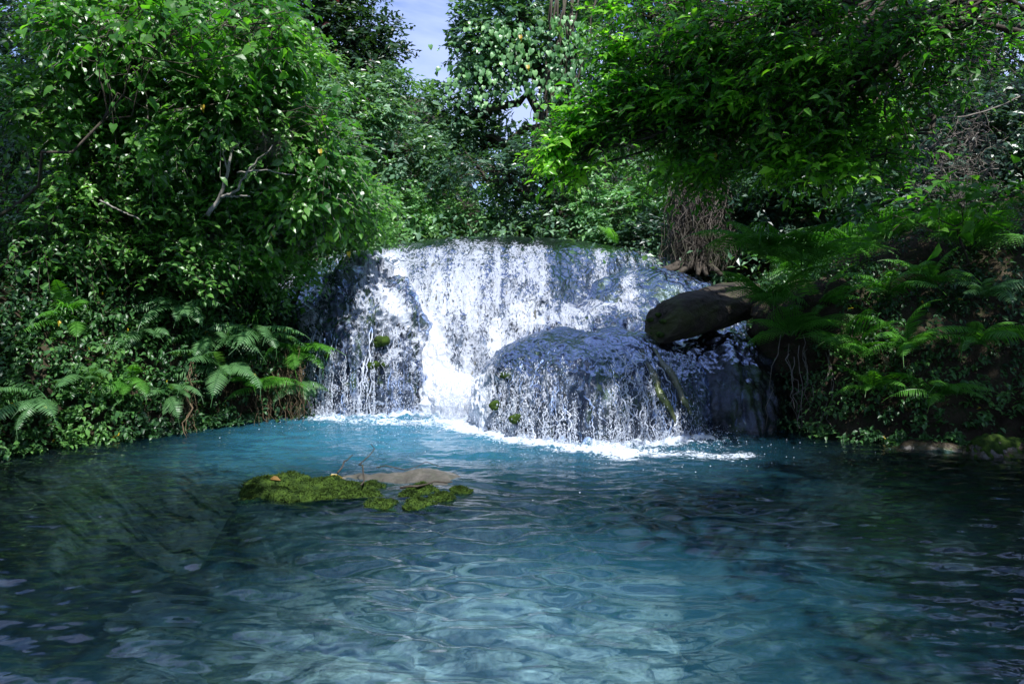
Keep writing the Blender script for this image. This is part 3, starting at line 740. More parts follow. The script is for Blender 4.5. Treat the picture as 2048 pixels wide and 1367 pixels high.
stick(on_isle(675, 955, .09), on_isle(705, 936, .16), .008, 'short pale twig slanting across the middle moss of the pool rock')
stick(on_isle(722, 972, .06), on_isle(742, 928, .22), .007, 'thin dark twig standing up between two moss cushions on the pool rock')
stick(on_isle(800, 975, .05), on_isle(905, 968, .07), .010, 'dark bent stick lying behind the front right moss cushion')
stick(on_isle(752, 938, .05), on_isle(880, 934, .05), .005, 'very thin long twig along the bare back edge of the pool rock')
# small mossy rock at the right edge
r2 = thing('shore_rock', (4.45, 7.35, 0), 'small pointed mossy rock at the waterline by the right bank', 'rock')
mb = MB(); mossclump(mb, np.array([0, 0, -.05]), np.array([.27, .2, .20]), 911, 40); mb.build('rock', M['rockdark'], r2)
mb = MB(); mossclump(mb, np.array([0.0, -.01, -.01]), np.array([.24, .18, .20]), 911, 40); mb.build('moss_cap', M['moss'], r2)
r3 = thing('shore_rock', (3.95, 7.6, 0), 'low flat dark rock beside the small mossy rock on the right', 'rock')
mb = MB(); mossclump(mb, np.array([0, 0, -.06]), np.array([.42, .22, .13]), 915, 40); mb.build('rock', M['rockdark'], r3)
# submerged boulders in the foreground shallows
spots = [(-.55, 3.55, .30, 'rust brown'), (.05, 3.9, .34, 'large pale'), (.55, 3.6, .30, 'pale'), (.2, 3.3, .26, 'pale'), (-.25, 3.2, .24, 'grey'), (.75, 4.3, .36, 'broad pale'), (-.15, 4.5, .28, 'rounded'), (.45, 3.05, .2, 'small'), (-1.65, 3.9, .26, 'pale lone'), (1.35, 3.9, .3, 'dark'), (2.0, 4.6, .35, 'dark broad'), (-1.2, 3.35, .22, 'dark small')]
places = ['at the rusty patch left of the bright shallows', 'in the middle of the bright shallows', 'right of centre in the bright shallows', 'near the bottom edge in the bright shallows', 'left of centre at the bottom edge', 'behind the bright shallows on the right', 'behind the bright shallows on the left', 'farthest down by the bottom edge right of centre', 'in the sunfleck on the dark lower left', 'right of the bright shallows near the bottom', 'deep under water at lower right', 'between the sunfleck and the bright shallows']
for k, ((x, y, r, w), pl) in enumerate(zip(spots, places)):
    x, y = x*1.1-.15, y+.55
    zz = float(ground_h([x], [y])[0])
    mb = MB(); mossclump(mb, np.zeros(3), np.array([r, r*.85, r*.45]), 400+k, 36)
    o = mb.build('submerged_rock', M['palerock'] if 'dark' not in w else M['rockgreen']); o.location = (x, y, min(zz+.03, -.22)); tag(o, '%s rock under clear water %s' % (w, pl), 'rock', 'rocks under the water in the foreground')

# ================================================================ log
a = P(1322, 640, 8.75)+np.array([0, 0, -.02]); b = P(1490, 598, 9.7)
lg = thing('fallen_log', tuple(a), 'thick weathered brown log with mossy sawn end lying across the right ledge', 'log')
ax = nrm(b-a); sd = nrm(np.cross(ax, [0, 0, 1.0])); up = np.cross(sd, ax); Lg = np.linalg.norm(b-a)
t = np.linspace(0, 1, 60); th = np.linspace(0, 2*math.pi, 49)[:-1]
Tt, TH = np.meshgrid(t, th, indexing='ij')
pp = np.stack([np.cos(TH).ravel(), np.sin(TH).ravel(), Tt.ravel()*6], -1)
rad = .262*(1+.20*fbm(pp*np.array([1, 1, .4]), 1.3, 3, 5)+.10*fbm(pp*np.array([3, 3, .35]), 2.2, 3, 8))*(1-.12*np.exp(-(Tt.ravel()/.02)))
pos = ax*(Tt.ravel()*Lg)[:, None]+rad[:, None]*(sd*np.cos(TH).ravel()[:, None]+up*np.sin(TH).ravel()[:, None]*.92)
pos = pos-ax*(.10*np.sin(TH).ravel()*(Tt.ravel() < .5))[:, None]*-1
mb = MB(); i = np.arange(59)[:, None]*48; j = np.arange(48)[None]; k = (j+1) % 48
mb.add(pos, [np.stack([i+j, i+k, i+48+k, i+48+j], -1).reshape(-1, 4), np.array([[59*48+x for x in range(48)]])])
mb.build('trunk', M['log'], lg)
mb = MB(); ring = pos[:48]; c0 = ring.mean(0)-ax*.02; vv = [c0]; ff = []
r1 = c0+(ring-c0)*.55-ax*.015+rng.normal(0, .006, (48, 3)); vv = np.concatenate([[c0], r1, ring])
tri = np.array([(0, 1+(x+1) % 48, 1+x) for x in range(48)]); qd = np.array([(1+x, 1+(x+1) % 48, 49+(x+1) % 48, 49+x) for x in range(48)])
mb.add(vv, [tri, qd]); tag(mb.build('sawn_end', M['log'], lg), 'mossy blunt end')
mb = MB()
for k in range(7): mossclump(mb, r1[(k*5+16) % 48]*1.0+rng.normal(0, .02, 3), .045, 600+k, 14)
mb.build('moss_tuft', M['moss'], lg)

# ================================================================ vegetation
def blob_pts(g, c, r, n, hollow=.35, gap=.0, gseed=0, gscale=.9):
    out = []
    c = np.array(c); r = np.array(r)
    while sum(len(o) for o in out) < n:
        d = nrm(g.normal(0, 1, (n*2, 3))); k = (hollow**3+(1-hollow**3)*g.random(n*2))**(1/3)
        k = k*(1+.18*noise(d*2.2+gseed, 1, gseed))
        p = c+d*r*k[:, None]
        keep = noise(p, gscale/ max(r.mean(), .3)*1.6, gseed+3) > gap-.35
        out.append(p[keep])
    return np.concatenate(out)[:n]

def sprays(mb, tw, g, centers, origin, k, ln, wd, tpl, tlen=.4, droop=.35, spread=.5, twr=.004):
    """leafy twigs: each centre gets a short twig with k leaves set along it"""
    n = len(centers)
    d = nrm(nrm(centers-origin)*.8+g.normal(0, spread, (n, 3))+np.array([0, 0, .05]))
    tl = tlen*g.uniform(.6, 1.3, n)
    s = np.linspace(0.08, 1, k)[None, :]*np.ones((n, 1))
    drop = droop*(s**2)
    pos = centers[:, None]+d[:, None]*(s*tl[:, None])[..., None]; pos[..., 2] -= drop*tl[:, None]
    side = nrm(np.cross(d, np.array([0, 0, 1.0])+g.normal(0, .15, (n, 3))))
    sgn = np.where(np.arange(k) % 2 == 0, 1, -1)[None, :, None]
    ax = d[:, None]*.55+side[:, None]*sgn*.8+g.normal(0, .28, (n, k, 3)); ax[..., 2] -= droop*.9
    up = np.array([0, 0, 1.0])+g.normal(0, .38, (n, k, 3))+d[:, None]*.45+np.array([0, -.25, 0])
    L_ = ln*g.uniform(.45, 1.3, (n, k))*g.uniform(.75, 1.2, (n, 1))
    rr = np.clip(np.repeat(g.random(n)[:, None], k, 1)*.7+g.random((n, k))*.3, 0, 1)
    leaves(mb, pos.reshape(-1, 3), ax.reshape(-1, 3), up.reshape(-1, 3), L_.ravel(), wd, tpl, rr.ravel())
    if tw is not None:
        for i in range(n):
            tube(tw, pos[i][[0, k//2, k-1]]-np.array([[0, 0, .003]]), [twr, twr*.8, twr*.5], 3, cap=False)

class Plant:
    def __init__(s, name, label, cat, base, group=None):
        s.root = thing(name, base, label, cat, group); s.o = np.array(base, float)
    def part(s, name, mb, mat, kind=None):
        mb.v = [v-s.o for v in mb.v]
        o = mb.build(name, M[mat], s.root, smooth=False if name in ('crown', 'foliage', 'frond') else True)
        if kind: o['kind'] = kind
        return o

def tree(name, label, base, blobs, ln, wd, mat, tpl=LT_FAR, k=9, trunk=.12, tmat='bark', cat='tree', group=None, seed=1, droop=.35, tlen=.4, gap=.0, twigs=True, fork=None, limb=.45, hollow=.3, spread=.5):
    g = np.random.default_rng(seed)
    pl = Plant(name, label, cat, base, group); base = np.array(base, float)
    cen = [np.array(b[0]) for b in blobs]
    top = np.mean(cen, 0) if fork is None else np.array(fork)
    fk = base+(top-base)*np.array([.6, .6, .62])
    tb = MB(); p = wig(base-np.array([0, 0, .3]), fk, 8, .25, r=g); tube(tb, p, np.linspace(trunk, trunk*.62, 8), 10)
    br = MB(); lf = MB()
    for b in blobs:
        c, r, n = np.array(b[0], float), b[1], b[2]
        q = wig(fk, c, 7, .45, -.06, r=g); tube(br, q, np.linspace(trunk*limb, trunk*.12, 7), 6)
        cs = blob_pts(g, c, r, n, hollow, gap, seed)
        if twigs:
            for e in cs[g.integers(0, n, min(16, n))]:
                tube(br, wig(q[g.integers(4, 7)], e, 5, .4, r=g), np.linspace(trunk*.12, .005, 5), 4, cap=False)
        sprays(lf, br if (twigs == 2) else None, g, cs, c-np.array([0, 0, r[2]*.3]), k, ln, wd, tpl, tlen, droop, spread)
    pl.part('trunk', tb, tmat); pl.part('branches', br, tmat); pl.part('crown', lf, mat)
    return pl

def B(px, py, Y, rx, ry, n, rz=None):
    """blob measured in photograph pixels at distance Y"""
    w, h = rx*Y/F, ry*Y/F
    return (P(px, py, Y), (w, (w+h)/2*.9 if rz is None else rz, h), n)
def G(px, Y):
    x = (px-1024)/F*Y; return (x, Y, float(ground_h([x], [Y])[0]))

# --- trees behind the falls
GB = 'trees standing behind the cascade'
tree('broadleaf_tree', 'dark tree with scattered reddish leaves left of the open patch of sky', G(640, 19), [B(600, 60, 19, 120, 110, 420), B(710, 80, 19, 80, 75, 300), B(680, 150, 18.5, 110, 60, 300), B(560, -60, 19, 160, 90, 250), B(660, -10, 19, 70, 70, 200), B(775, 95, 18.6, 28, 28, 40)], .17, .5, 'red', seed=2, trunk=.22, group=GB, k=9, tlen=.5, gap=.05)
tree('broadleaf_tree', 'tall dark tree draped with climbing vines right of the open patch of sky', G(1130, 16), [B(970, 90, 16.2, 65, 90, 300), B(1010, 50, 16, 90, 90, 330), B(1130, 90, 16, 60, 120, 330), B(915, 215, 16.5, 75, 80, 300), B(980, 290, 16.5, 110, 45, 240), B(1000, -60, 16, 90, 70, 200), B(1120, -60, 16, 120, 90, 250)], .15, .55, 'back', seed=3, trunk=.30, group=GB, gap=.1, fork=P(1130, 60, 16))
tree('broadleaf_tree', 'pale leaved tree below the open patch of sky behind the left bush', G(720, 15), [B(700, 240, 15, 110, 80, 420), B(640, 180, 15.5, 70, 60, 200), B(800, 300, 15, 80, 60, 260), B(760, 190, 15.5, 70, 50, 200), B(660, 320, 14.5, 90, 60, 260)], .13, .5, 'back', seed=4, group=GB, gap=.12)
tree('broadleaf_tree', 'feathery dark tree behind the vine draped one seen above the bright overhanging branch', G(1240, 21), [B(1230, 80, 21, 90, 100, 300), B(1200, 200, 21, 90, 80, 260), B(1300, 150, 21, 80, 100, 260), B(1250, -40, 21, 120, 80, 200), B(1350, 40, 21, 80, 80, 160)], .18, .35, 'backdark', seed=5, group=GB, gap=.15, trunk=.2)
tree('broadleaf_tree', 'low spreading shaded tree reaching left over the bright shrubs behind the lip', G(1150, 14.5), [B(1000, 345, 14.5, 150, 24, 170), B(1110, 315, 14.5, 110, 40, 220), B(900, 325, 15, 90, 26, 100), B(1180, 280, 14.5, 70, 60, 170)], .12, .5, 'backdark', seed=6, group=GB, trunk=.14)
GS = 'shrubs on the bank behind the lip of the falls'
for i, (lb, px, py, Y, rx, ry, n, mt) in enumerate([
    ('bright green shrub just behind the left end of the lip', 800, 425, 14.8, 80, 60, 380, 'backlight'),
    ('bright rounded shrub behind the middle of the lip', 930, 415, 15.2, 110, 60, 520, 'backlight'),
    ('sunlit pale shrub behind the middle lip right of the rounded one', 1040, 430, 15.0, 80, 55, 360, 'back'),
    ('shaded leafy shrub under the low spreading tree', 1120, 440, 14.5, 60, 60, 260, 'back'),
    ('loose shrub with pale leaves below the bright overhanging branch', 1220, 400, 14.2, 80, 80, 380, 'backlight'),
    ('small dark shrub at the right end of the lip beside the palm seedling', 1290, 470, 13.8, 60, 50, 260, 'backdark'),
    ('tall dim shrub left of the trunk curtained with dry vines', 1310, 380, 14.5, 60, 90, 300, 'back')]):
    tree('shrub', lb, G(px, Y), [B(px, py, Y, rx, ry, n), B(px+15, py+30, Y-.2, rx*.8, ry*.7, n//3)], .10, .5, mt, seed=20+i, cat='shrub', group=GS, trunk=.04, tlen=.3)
# --- right hillside
GR = 'trees on the shaded right hillside'
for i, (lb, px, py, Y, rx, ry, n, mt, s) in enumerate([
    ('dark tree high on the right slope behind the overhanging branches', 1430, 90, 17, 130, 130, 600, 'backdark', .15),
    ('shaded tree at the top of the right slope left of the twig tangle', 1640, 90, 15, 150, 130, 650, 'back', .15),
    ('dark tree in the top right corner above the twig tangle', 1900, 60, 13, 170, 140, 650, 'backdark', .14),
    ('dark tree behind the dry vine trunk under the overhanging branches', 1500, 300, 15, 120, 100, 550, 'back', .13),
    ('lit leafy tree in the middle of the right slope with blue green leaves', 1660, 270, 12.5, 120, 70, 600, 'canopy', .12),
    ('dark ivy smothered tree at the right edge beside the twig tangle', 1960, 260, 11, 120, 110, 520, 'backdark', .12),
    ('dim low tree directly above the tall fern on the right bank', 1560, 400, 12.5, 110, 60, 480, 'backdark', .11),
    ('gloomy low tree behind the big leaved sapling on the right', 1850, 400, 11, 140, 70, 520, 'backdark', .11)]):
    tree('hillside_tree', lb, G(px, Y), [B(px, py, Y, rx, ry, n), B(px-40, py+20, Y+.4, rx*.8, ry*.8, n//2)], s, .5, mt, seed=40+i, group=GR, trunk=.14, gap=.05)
# --- left hillside
GL_ = 'trees on the left hillside behind the big bush'
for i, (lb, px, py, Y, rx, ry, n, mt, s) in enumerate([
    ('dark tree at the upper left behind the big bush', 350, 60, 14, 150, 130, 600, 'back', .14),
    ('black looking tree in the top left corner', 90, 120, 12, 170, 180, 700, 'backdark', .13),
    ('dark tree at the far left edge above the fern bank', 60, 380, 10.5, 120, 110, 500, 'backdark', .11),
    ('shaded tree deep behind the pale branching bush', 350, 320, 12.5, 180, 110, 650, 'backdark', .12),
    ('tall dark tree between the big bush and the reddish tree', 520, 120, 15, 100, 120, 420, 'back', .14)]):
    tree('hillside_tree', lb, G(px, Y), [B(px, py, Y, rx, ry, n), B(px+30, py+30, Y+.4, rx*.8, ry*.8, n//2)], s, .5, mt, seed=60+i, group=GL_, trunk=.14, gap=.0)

# --- the big bush on the left bank
GBU = 'bushes hanging over the left bank'
tree('riverside_bush', 'large bright leafed bush with pale forked branches on top of the left bank', G(400, 9.6),
     [B(330, 130, 8.6, 150, 90, 380), B(450, 190, 8.6, 120, 100, 420), B(560, 250, 8.8, 80, 90, 320), B(290, 270, 8.6, 150, 80, 340), B(620, 370, 9.0, 90, 60, 220), B(520, 110, 8.4, 90, 60, 150), B(500, 390, 9.2, 110, 60, 300), B(400, 480, 9.2, 150, 60, 300), B(640, 300, 8.9, 70, 60, 160), B(680, 400, 9.6, 60, 40, 160), B(200, 60, 8.4, 140, 90, 300), B(90, 200, 8.4, 110, 90, 220), B(420, 20, 8.4, 160, 60, 240)],
     .104, .62, 'bush', LT_MID, k=8, trunk=.05, tmat='barkpale', seed=81, cat='bush', group=GBU, droop=.45, twigs=2, tlen=.36, gap=.12)
tree('riverside_bush', 'dense bright bush spilling over the left end of the waterfall lip', G(560, 10.3),
     [B(640, 450, 10.0, 110, 45, 330), B(700, 410, 10.6, 70, 55, 240), B(560, 470, 9.6, 80, 55, 240), B(740, 450, 11, 40, 30, 80), B(560, 540, 9.5, 50, 50, 160)], .075, .6, 'bush', LT_MID, k=8, trunk=.03, seed=82, cat='bush', group=GBU, droop=.4, tlen=.28)
tree('riverside_bush', 'shadowy broad bush at the far left above the fern bank', G(170, 9.0),
     [B(170, 330, 8.6, 120, 100, 320), B(110, 450, 8.4, 110, 70, 280), B(280, 430, 8.8, 130, 60, 380), B(190, 200, 8.8, 110, 80, 300), B(330, 530, 8.9, 150, 50, 300)], .078, .6, 'bush', LT_MID, k=8, trunk=.05, seed=83, cat='bush', group=GBU, droop=.4, twigs=2)
tree('leaning_sapling', 'sapling with large heart shaped yellow green leaves leaning in at the upper left', (-5.9, 8.2, float(ground_h([-5.9], [8.2])[0])),
     [B(480, 20, 7.4, 100, 40, 16), B(560, 50, 7.4, 60, 40, 10), B(330, 60, 7.4, 120, 50, 24), B(640, 240, 8.2, 40, 60, 10), B(200, 60, 7.2, 110, 80, 30)], .11, .72, 'canopy', LT_HEART, k=6, trunk=.022, seed=84, cat='sapling', droop=.7, twigs=2, tlen=.42)

# --- overhanging tree from the right
ov = tree('overhanging_tree', 'leafy tree arching over the falls from the upper right with bright tips', G(2150, 8.2),
     [B(1250, 245, 7.6, 100, 26, 150), B(1175, 290, 7.7, 60, 22, 80), B(1160, 320, 7.8, 50, 16, 50), B(1340, 200, 7.5, 90, 34, 170), B(1280, 120, 7.6, 55, 24, 60), B(1400, 265, 7.6, 120, 34, 240), B(1300, 35, 7.4, 70, 30, 70), B(1420, 110, 7.2, 130, 40, 240), B(1560, 215, 7.0, 140, 40, 260), B(1560, 140, 7.2, 140, 36, 220), B(1560, 50, 6.6, 150, 50, 220), B(1660, 310, 7.4, 130, 34, 220), B(1740, 150, 6.6, 150, 55, 240), B(1470, 335, 8, 100, 26, 150), B(1900, 60, 6.4, 150, 60, 160), B(1390, 350, 8.2, 70, 22, 70)],
     .088, .46, 'canopy', LT_MID, k=7, trunk=.17, seed=85, droop=.14, twigs=2, fork=P(2150, -420, 8.2), tlen=.42, hollow=.0, spread=.75, limb=.16, gap=.30)

g = np.random.default_rng(850); yb = MB(); yt = MB()  # extra sprays painting sunlit tips and bright flecks inside the crown
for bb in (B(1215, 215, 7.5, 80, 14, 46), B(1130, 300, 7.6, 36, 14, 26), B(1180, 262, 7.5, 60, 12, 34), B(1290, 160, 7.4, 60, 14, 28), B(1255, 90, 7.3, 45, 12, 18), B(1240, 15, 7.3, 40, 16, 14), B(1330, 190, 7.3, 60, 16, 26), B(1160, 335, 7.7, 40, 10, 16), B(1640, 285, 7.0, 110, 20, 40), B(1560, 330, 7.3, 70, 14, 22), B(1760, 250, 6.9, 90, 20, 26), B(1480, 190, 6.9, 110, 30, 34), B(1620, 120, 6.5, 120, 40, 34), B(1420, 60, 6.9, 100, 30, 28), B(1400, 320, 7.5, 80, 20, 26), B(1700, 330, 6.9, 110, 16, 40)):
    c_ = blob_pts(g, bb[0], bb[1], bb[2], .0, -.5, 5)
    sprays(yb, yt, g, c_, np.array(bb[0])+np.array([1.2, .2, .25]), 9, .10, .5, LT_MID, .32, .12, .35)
tag(ov.part('lit_leaves', yb, 'canopylit'), 'bright yellow green leaves at the tips with sunlight put into their colour'); ov.part('twigs', yt, 'bark')

# --- big-leaved sapling, right
tree('leaning_sapling', 'thin sapling with broad bright leaves in front of the twig tangle on the right', tuple(ray_hit(1960, 560)),
     [B(1840, 410, 7.9, 60, 25, 10), B(1930, 400, 7.8, 70, 20, 12), B(2010, 380, 7.7, 40, 25, 8), B(1760, 430, 8, 40, 16, 7)], .15, .62, 'canopy', LT_MID, k=5, trunk=.018, seed=86, cat='sapling', droop=.3, twigs=2, tlen=.4)

# --- unseen canopy added above the viewer to dapple the pool and darken the sides
def shade(x, y, z, h):  # centre of foliage whose shadow lands on x,y,z
    t = (h-z)/SUNV[2]; return np.array([x, y, z])+SUNV*t
sh_l = [((-4.2, 3.4, 0), 6.0, (1.9, 1.8, .5), 640), ((-3.6, 5.8, 0), 6.5, (1.5, 1.0, .5), 260), ((-6.9, 8.2, 2.5), 8.0, (1.9, 2.2, .6), 700), ((-5.6, 9.5, 4.5), 9.5, (1.3, 1.6, .5), 300), ((-7.5, 11, 4.5), 10, (2.5, 2, .5), 400), ((-5.6, 7.0, .5), 7, (.9, 1, .5), 120), ((-2.4, 4.4, 0), 6.5, (.8, 1.1, .4), 120), ((-1.9, 2.2, 0), 6.5, (1.3, .7, .4), 170)]
sh_r = [((1.7, 8.6, .6), 6.0, (1.15, .85, .4), 210), ((5.0, 8.3, .6), 6.5, (1.2, 1.3, .5), 220), ((3.6, 5.6, 0), 6.5, (2.0, 1.7, .5), 380), ((3.2, 3.4, 0), 6.5, (1.5, 1.4, .5), 260), ((6.6, 9.5, 2.5), 8.0, (2.2, 2.2, .6), 480), ((5.2, 7.2, .5), 7.0, (1.3, 1.2, .5), 240), ((1.6, 5.2, 0), 6.0, (.8, .7, .3), 60)]
def mk(sh): return [(shade(*c, h), r, n) for c, h, r, n in sh]
tree('added_shade_tree', 'unseen canopy tree added left of the viewer to shade the pool and left bank', (-7.5, .5, float(ground_h([-7.5], [.5])[0])), mk(sh_l), .16, .55, 'canopy', k=9, trunk=.3, seed=90, hollow=0, fork=(-4, 1, 5.5))
tree('added_shade_tree', 'unseen canopy tree added on the right bank to shade the falls and pool', (8.2, 4, float(ground_h([8.2], [4])[0])), mk(sh_r), .16, .55, 'canopy', k=9, trunk=.3, seed=91, hollow=0, fork=(6, 4, 6))

# --- ground cover of creeping leaves
TV = allv
land = TQ[(GZ.ravel()[TQ].max(1) > .05)]
cen = TV[land].mean(1)
e1 = TV[land[:, 2]]-TV[land[:, 0]]; e2 = TV[land[:, 3]]-TV[land[:, 1]]; crs = np.cross(e1, e2); area = np.linalg.norm(crs, axis=1)*.5; fn = nrm(crs); fn[fn[:, 2] < 0] *= -1
def cover(name, label, sel, n, ln, wd, mat, tpl, seed, hmax=.22, gap=-.25, kind='stuff'):
    g = np.random.default_rng(seed)
    w = area*sel; k = g.choice(len(cen), n, p=w/w.sum())
    pos = cen[k]+g.normal(0, .03, (n, 3))+fn[k]*(g.random(n)**1.5*hmax)[:, None]
    keep = (noise(pos, 2.6, seed)+.5*noise(pos, 7, seed+1)) > gap; pos = pos[keep]; nn = fn[k][keep]; m = len(pos)
    pos[:, 2] = np.maximum(pos[:, 2], .03)
    ax = nn*.35+g.normal(0, .55, (m, 3))+np.array([0, -.2, -.25]); up = nn*.5+np.array([0, 0, .9])+g.normal(0, .3, (m, 3))
    b = MB(); leaves(b, pos, ax, up, ln*g.uniform(.5, 1.35, m), wd, tpl, np.where(g.random(m) < .003, 1.0, np.clip(noise(pos, 1.7, seed+5)*.5+.45+g.normal(0, .2, m), 0, .95)))
    o = b.build(name, M[mat], smooth=False); return tag(o, label, 'ground cover', kind=kind)
cx, cyy, cz = cen.T; vis = (np.abs(cx) < cyy*.72+.6)
near = sstep(-shore_d(cx, cyy), -2.6, -.2)
cover('creeping_plants', 'carpet of small creeping leaves covering the left bank', vis*(cx < -2.3)*(cyy > 5.5)*(cyy < 12)*(near+.25), 52000, .062, .62, 'cover', LT_MID, 101, .30, -.6)
cover('creeping_plants', 'carpet of small dark creeping leaves covering the right bank', vis*(cx > 2.9)*(cyy > 6)*(cyy < 12.5)*(near*.5+.35), 42000, .055, .6, 'cover', LT_MID, 102, .30, -.55)
cover('undergrowth', 'mass of low forest undergrowth far behind the cascade', vis*(cyy > 12.3)*(cyy < 30)*(1/(1+.08*np.maximum(cyy-12, 0)**1.5)), 60000, .12, .55, 'back', LT_FAR, 103, .9, -.3)
# far wood
g = np.random.default_rng(7); n = 34000
Yw = g.uniform(23, 34, n); pxw = g.uniform(-150, 2200, n); pyw = g.uniform(-160, 520, n)
keep = ~((np.abs(pxw-840) < 110-.3*pyw.clip(-100, 300)) & (pyw < 200))
keep &= ~((np.abs((pxw-1045)/30)**2+np.abs((pyw-205)/34)**2 < 1)|(np.abs((pxw-650)/30)**2+np.abs((pyw-215)/25)**2 < 1)|(np.abs((pxw-765)/35)**2+np.abs((pyw-345)/22)**2 < 1))
keep &= fbm(np.stack([pxw/140, pyw/110, Yw*0], -1), 1, 3, 3) > -.05-.30*sstep(pyw, 150, 400)-.25*(pxw > 1350)-.25*(pxw < 500)
x = (pxw-1024)/F*Yw; zw = CH-(pyw-HY)/F*Yw
pos = np.stack([x, Yw, zw], -1)[keep]; m = len(pos)
b = MB(); leaves(b, pos, g.normal(0, .6, (m, 3))+np.array([0, 0, -.3]), g.normal(0, .5, (m, 3))+np.array([0, -.2, 1]), .34*g.uniform(.6, 1.3, m), .55, LT_FAR, g.random(m))
tag(b.build('distant_wood', M['backdark'], smooth=False), 'dark distant wood filling the gaps between the nearer trees', 'wood', kind='stuff')

ob = thing('bank_boulder', (3.45, 8.95, 1.0), 'dark earthy overhanging boulder smothered by ferns at the end of the log', 'rock')
mb = MB(); mossclump(mb, np.zeros(3), np.array([.72, .55, .62]), 955, 60); mb.build('rock', M['soil'], ob)
# --- ferns
def frond_mesh(name, Lf, wf, mat, n=26, arch=.55, bip=False, seed=0, twist=0.0):
    """one frond rooted at the origin growing along +Y, arching down"""
    g = np.random.default_rng(seed)
    t = np.linspace(0, 1, 14)
    ang = R(38)-arch*2.2*t
    dy = np.cos(ang); dz = np.sin(ang); st = Lf/13
    py_ = np.concatenate([[0], np.cumsum(dy[:-1]*st)]); pz = np.concatenate([[0], np.cumsum(dz[:-1]*st)]); pxx = twist*Lf*t**2
    sp = np.stack([pxx, py_, pz], -1)
    mb = MB(); tube(mb, sp, np.linspace(.007, .002, 14)*Lf/.7, 4, r=.2)
    s = np.linspace(.10, .985, n); c = np.stack([np.interp(s, t, sp[:, i]) for i in range(3)], -1)
    tg = nrm(np.stack([np.interp(s, t, np.gradient(sp[:, i])) for i in range(3)], -1))
    prof = np.sin(np.clip(s*1.08+.10, 0, 1)*math.pi)**.65*wf*Lf*np.where(s < .25, .75+s, 1)
    for sg in (1, -1):
        side = nrm(np.cross(tg, [0, 0, 1.0]))*sg
        up = np.cross(side, tg)*sg
        ax = nrm(side+tg*.28+np.array([0, 0, -.22])+g.normal(0, .06, (n, 3)))
        upv = nrm(np.cross(ax, tg)); upv *= np.sign(upv[:, 2:3]+1e-6)
        if not bip:
            wl = (Lf*.62/n)/np.maximum(prof, 1e-3)
            T = (np.array([(0, 0, 0), (-.5, .12, .0), (.5, .12, 0), (-.42, .55, -.05), (.42, .55, -.05), (0, 1, -.22)], float), [np.array([[0, 2, 1], [3, 4, 5]]), np.array([[1, 2, 4, 3]])])
            leaves(mb, c, ax, upv, prof, np.minimum(wl, .5), T, np.clip(.5+g.normal(0, .15, n), 0, 1))
        else:
            kk = 6
            for q_ in range(kk):
                f = (q_+.6)/kk; pc = c+ax*(prof*f)[:, None]+np.array([0, 0, -1])*(prof*f*f*.15)[:, None]
                ll = prof*.34*(1-f*.75)
                for s2 in (1, -1):
                    a2 = nrm(tg*s2*.9+ax*.5)
                    leaves(mb, pc, a2, upv, ll, .36, LT_FAR, np.clip(.5+g.normal(0, .15, n), 0, 1))
            tube_pts = None
    return mb
FRONDS = {}
def frond_data(kind, seed):
    key = (kind, seed)
    if key not in FRONDS:
        Lf, wf, mat, n, arch, bip = {'long': (.62, .19, 'fern', 30, .75, False), 'pale': (.55, .20, 'fernpale', 26, .85, False), 'lace': (.60, .27, 'fern', 22, .65, True), 'tree': (1.05, .20, 'fern', 40, .6, False), 'dry': (.6, .18, 'dryfern', 26, 1.15, False)}[kind]
        mb = frond_mesh('frond', Lf, wf, mat, n, arch*(.8+.12*seed), bip, seed+5, (seed-1.5)*.12)
        o = mb.build('frond', M[mat], smooth=False); FRONDS[key] = o; o['used'] = 0
    return FRONDS[key]
def fern(label, p, az, kind='long', n=7, scale=1.0, tilt=0.0, spread=70, group=None, seed=0, dry=0, elev=0):
    g = np.random.default_rng(seed)
    root = thing('fern', tuple(p), label, 'fern', group)
    for i in range(n):
        kk = 'dry' if i >= n-dry else kind
        src = frond_data(kk, int(g.integers(0, 4)))
        if not src['used']: o = src; src['used'] = 1
        else: o = src.copy(); COL.objects.link(o)
        o.parent = root
        a = R(az+(i-(n-1)/2)/max(n-1, 1)*2*spread+g.normal(0, 9))
        s = scale*g.uniform(.7, 1.15)
        o.scale = (s, s, s)
        o.rotation_euler = (R(elev+g.normal(0, 14)), R(g.normal(0, 16)), a)
        o.location = tuple(g.normal(0, .025, 3))
    return root
GF = 'ferns growing out of the left bank'; GF2 = 'ferns growing out of the right bank'
def bank(px, py, lift=.12):
    h = ray_hit(px, py)
    nn = gnormal(h[0], h[1]); return h+nn*lift
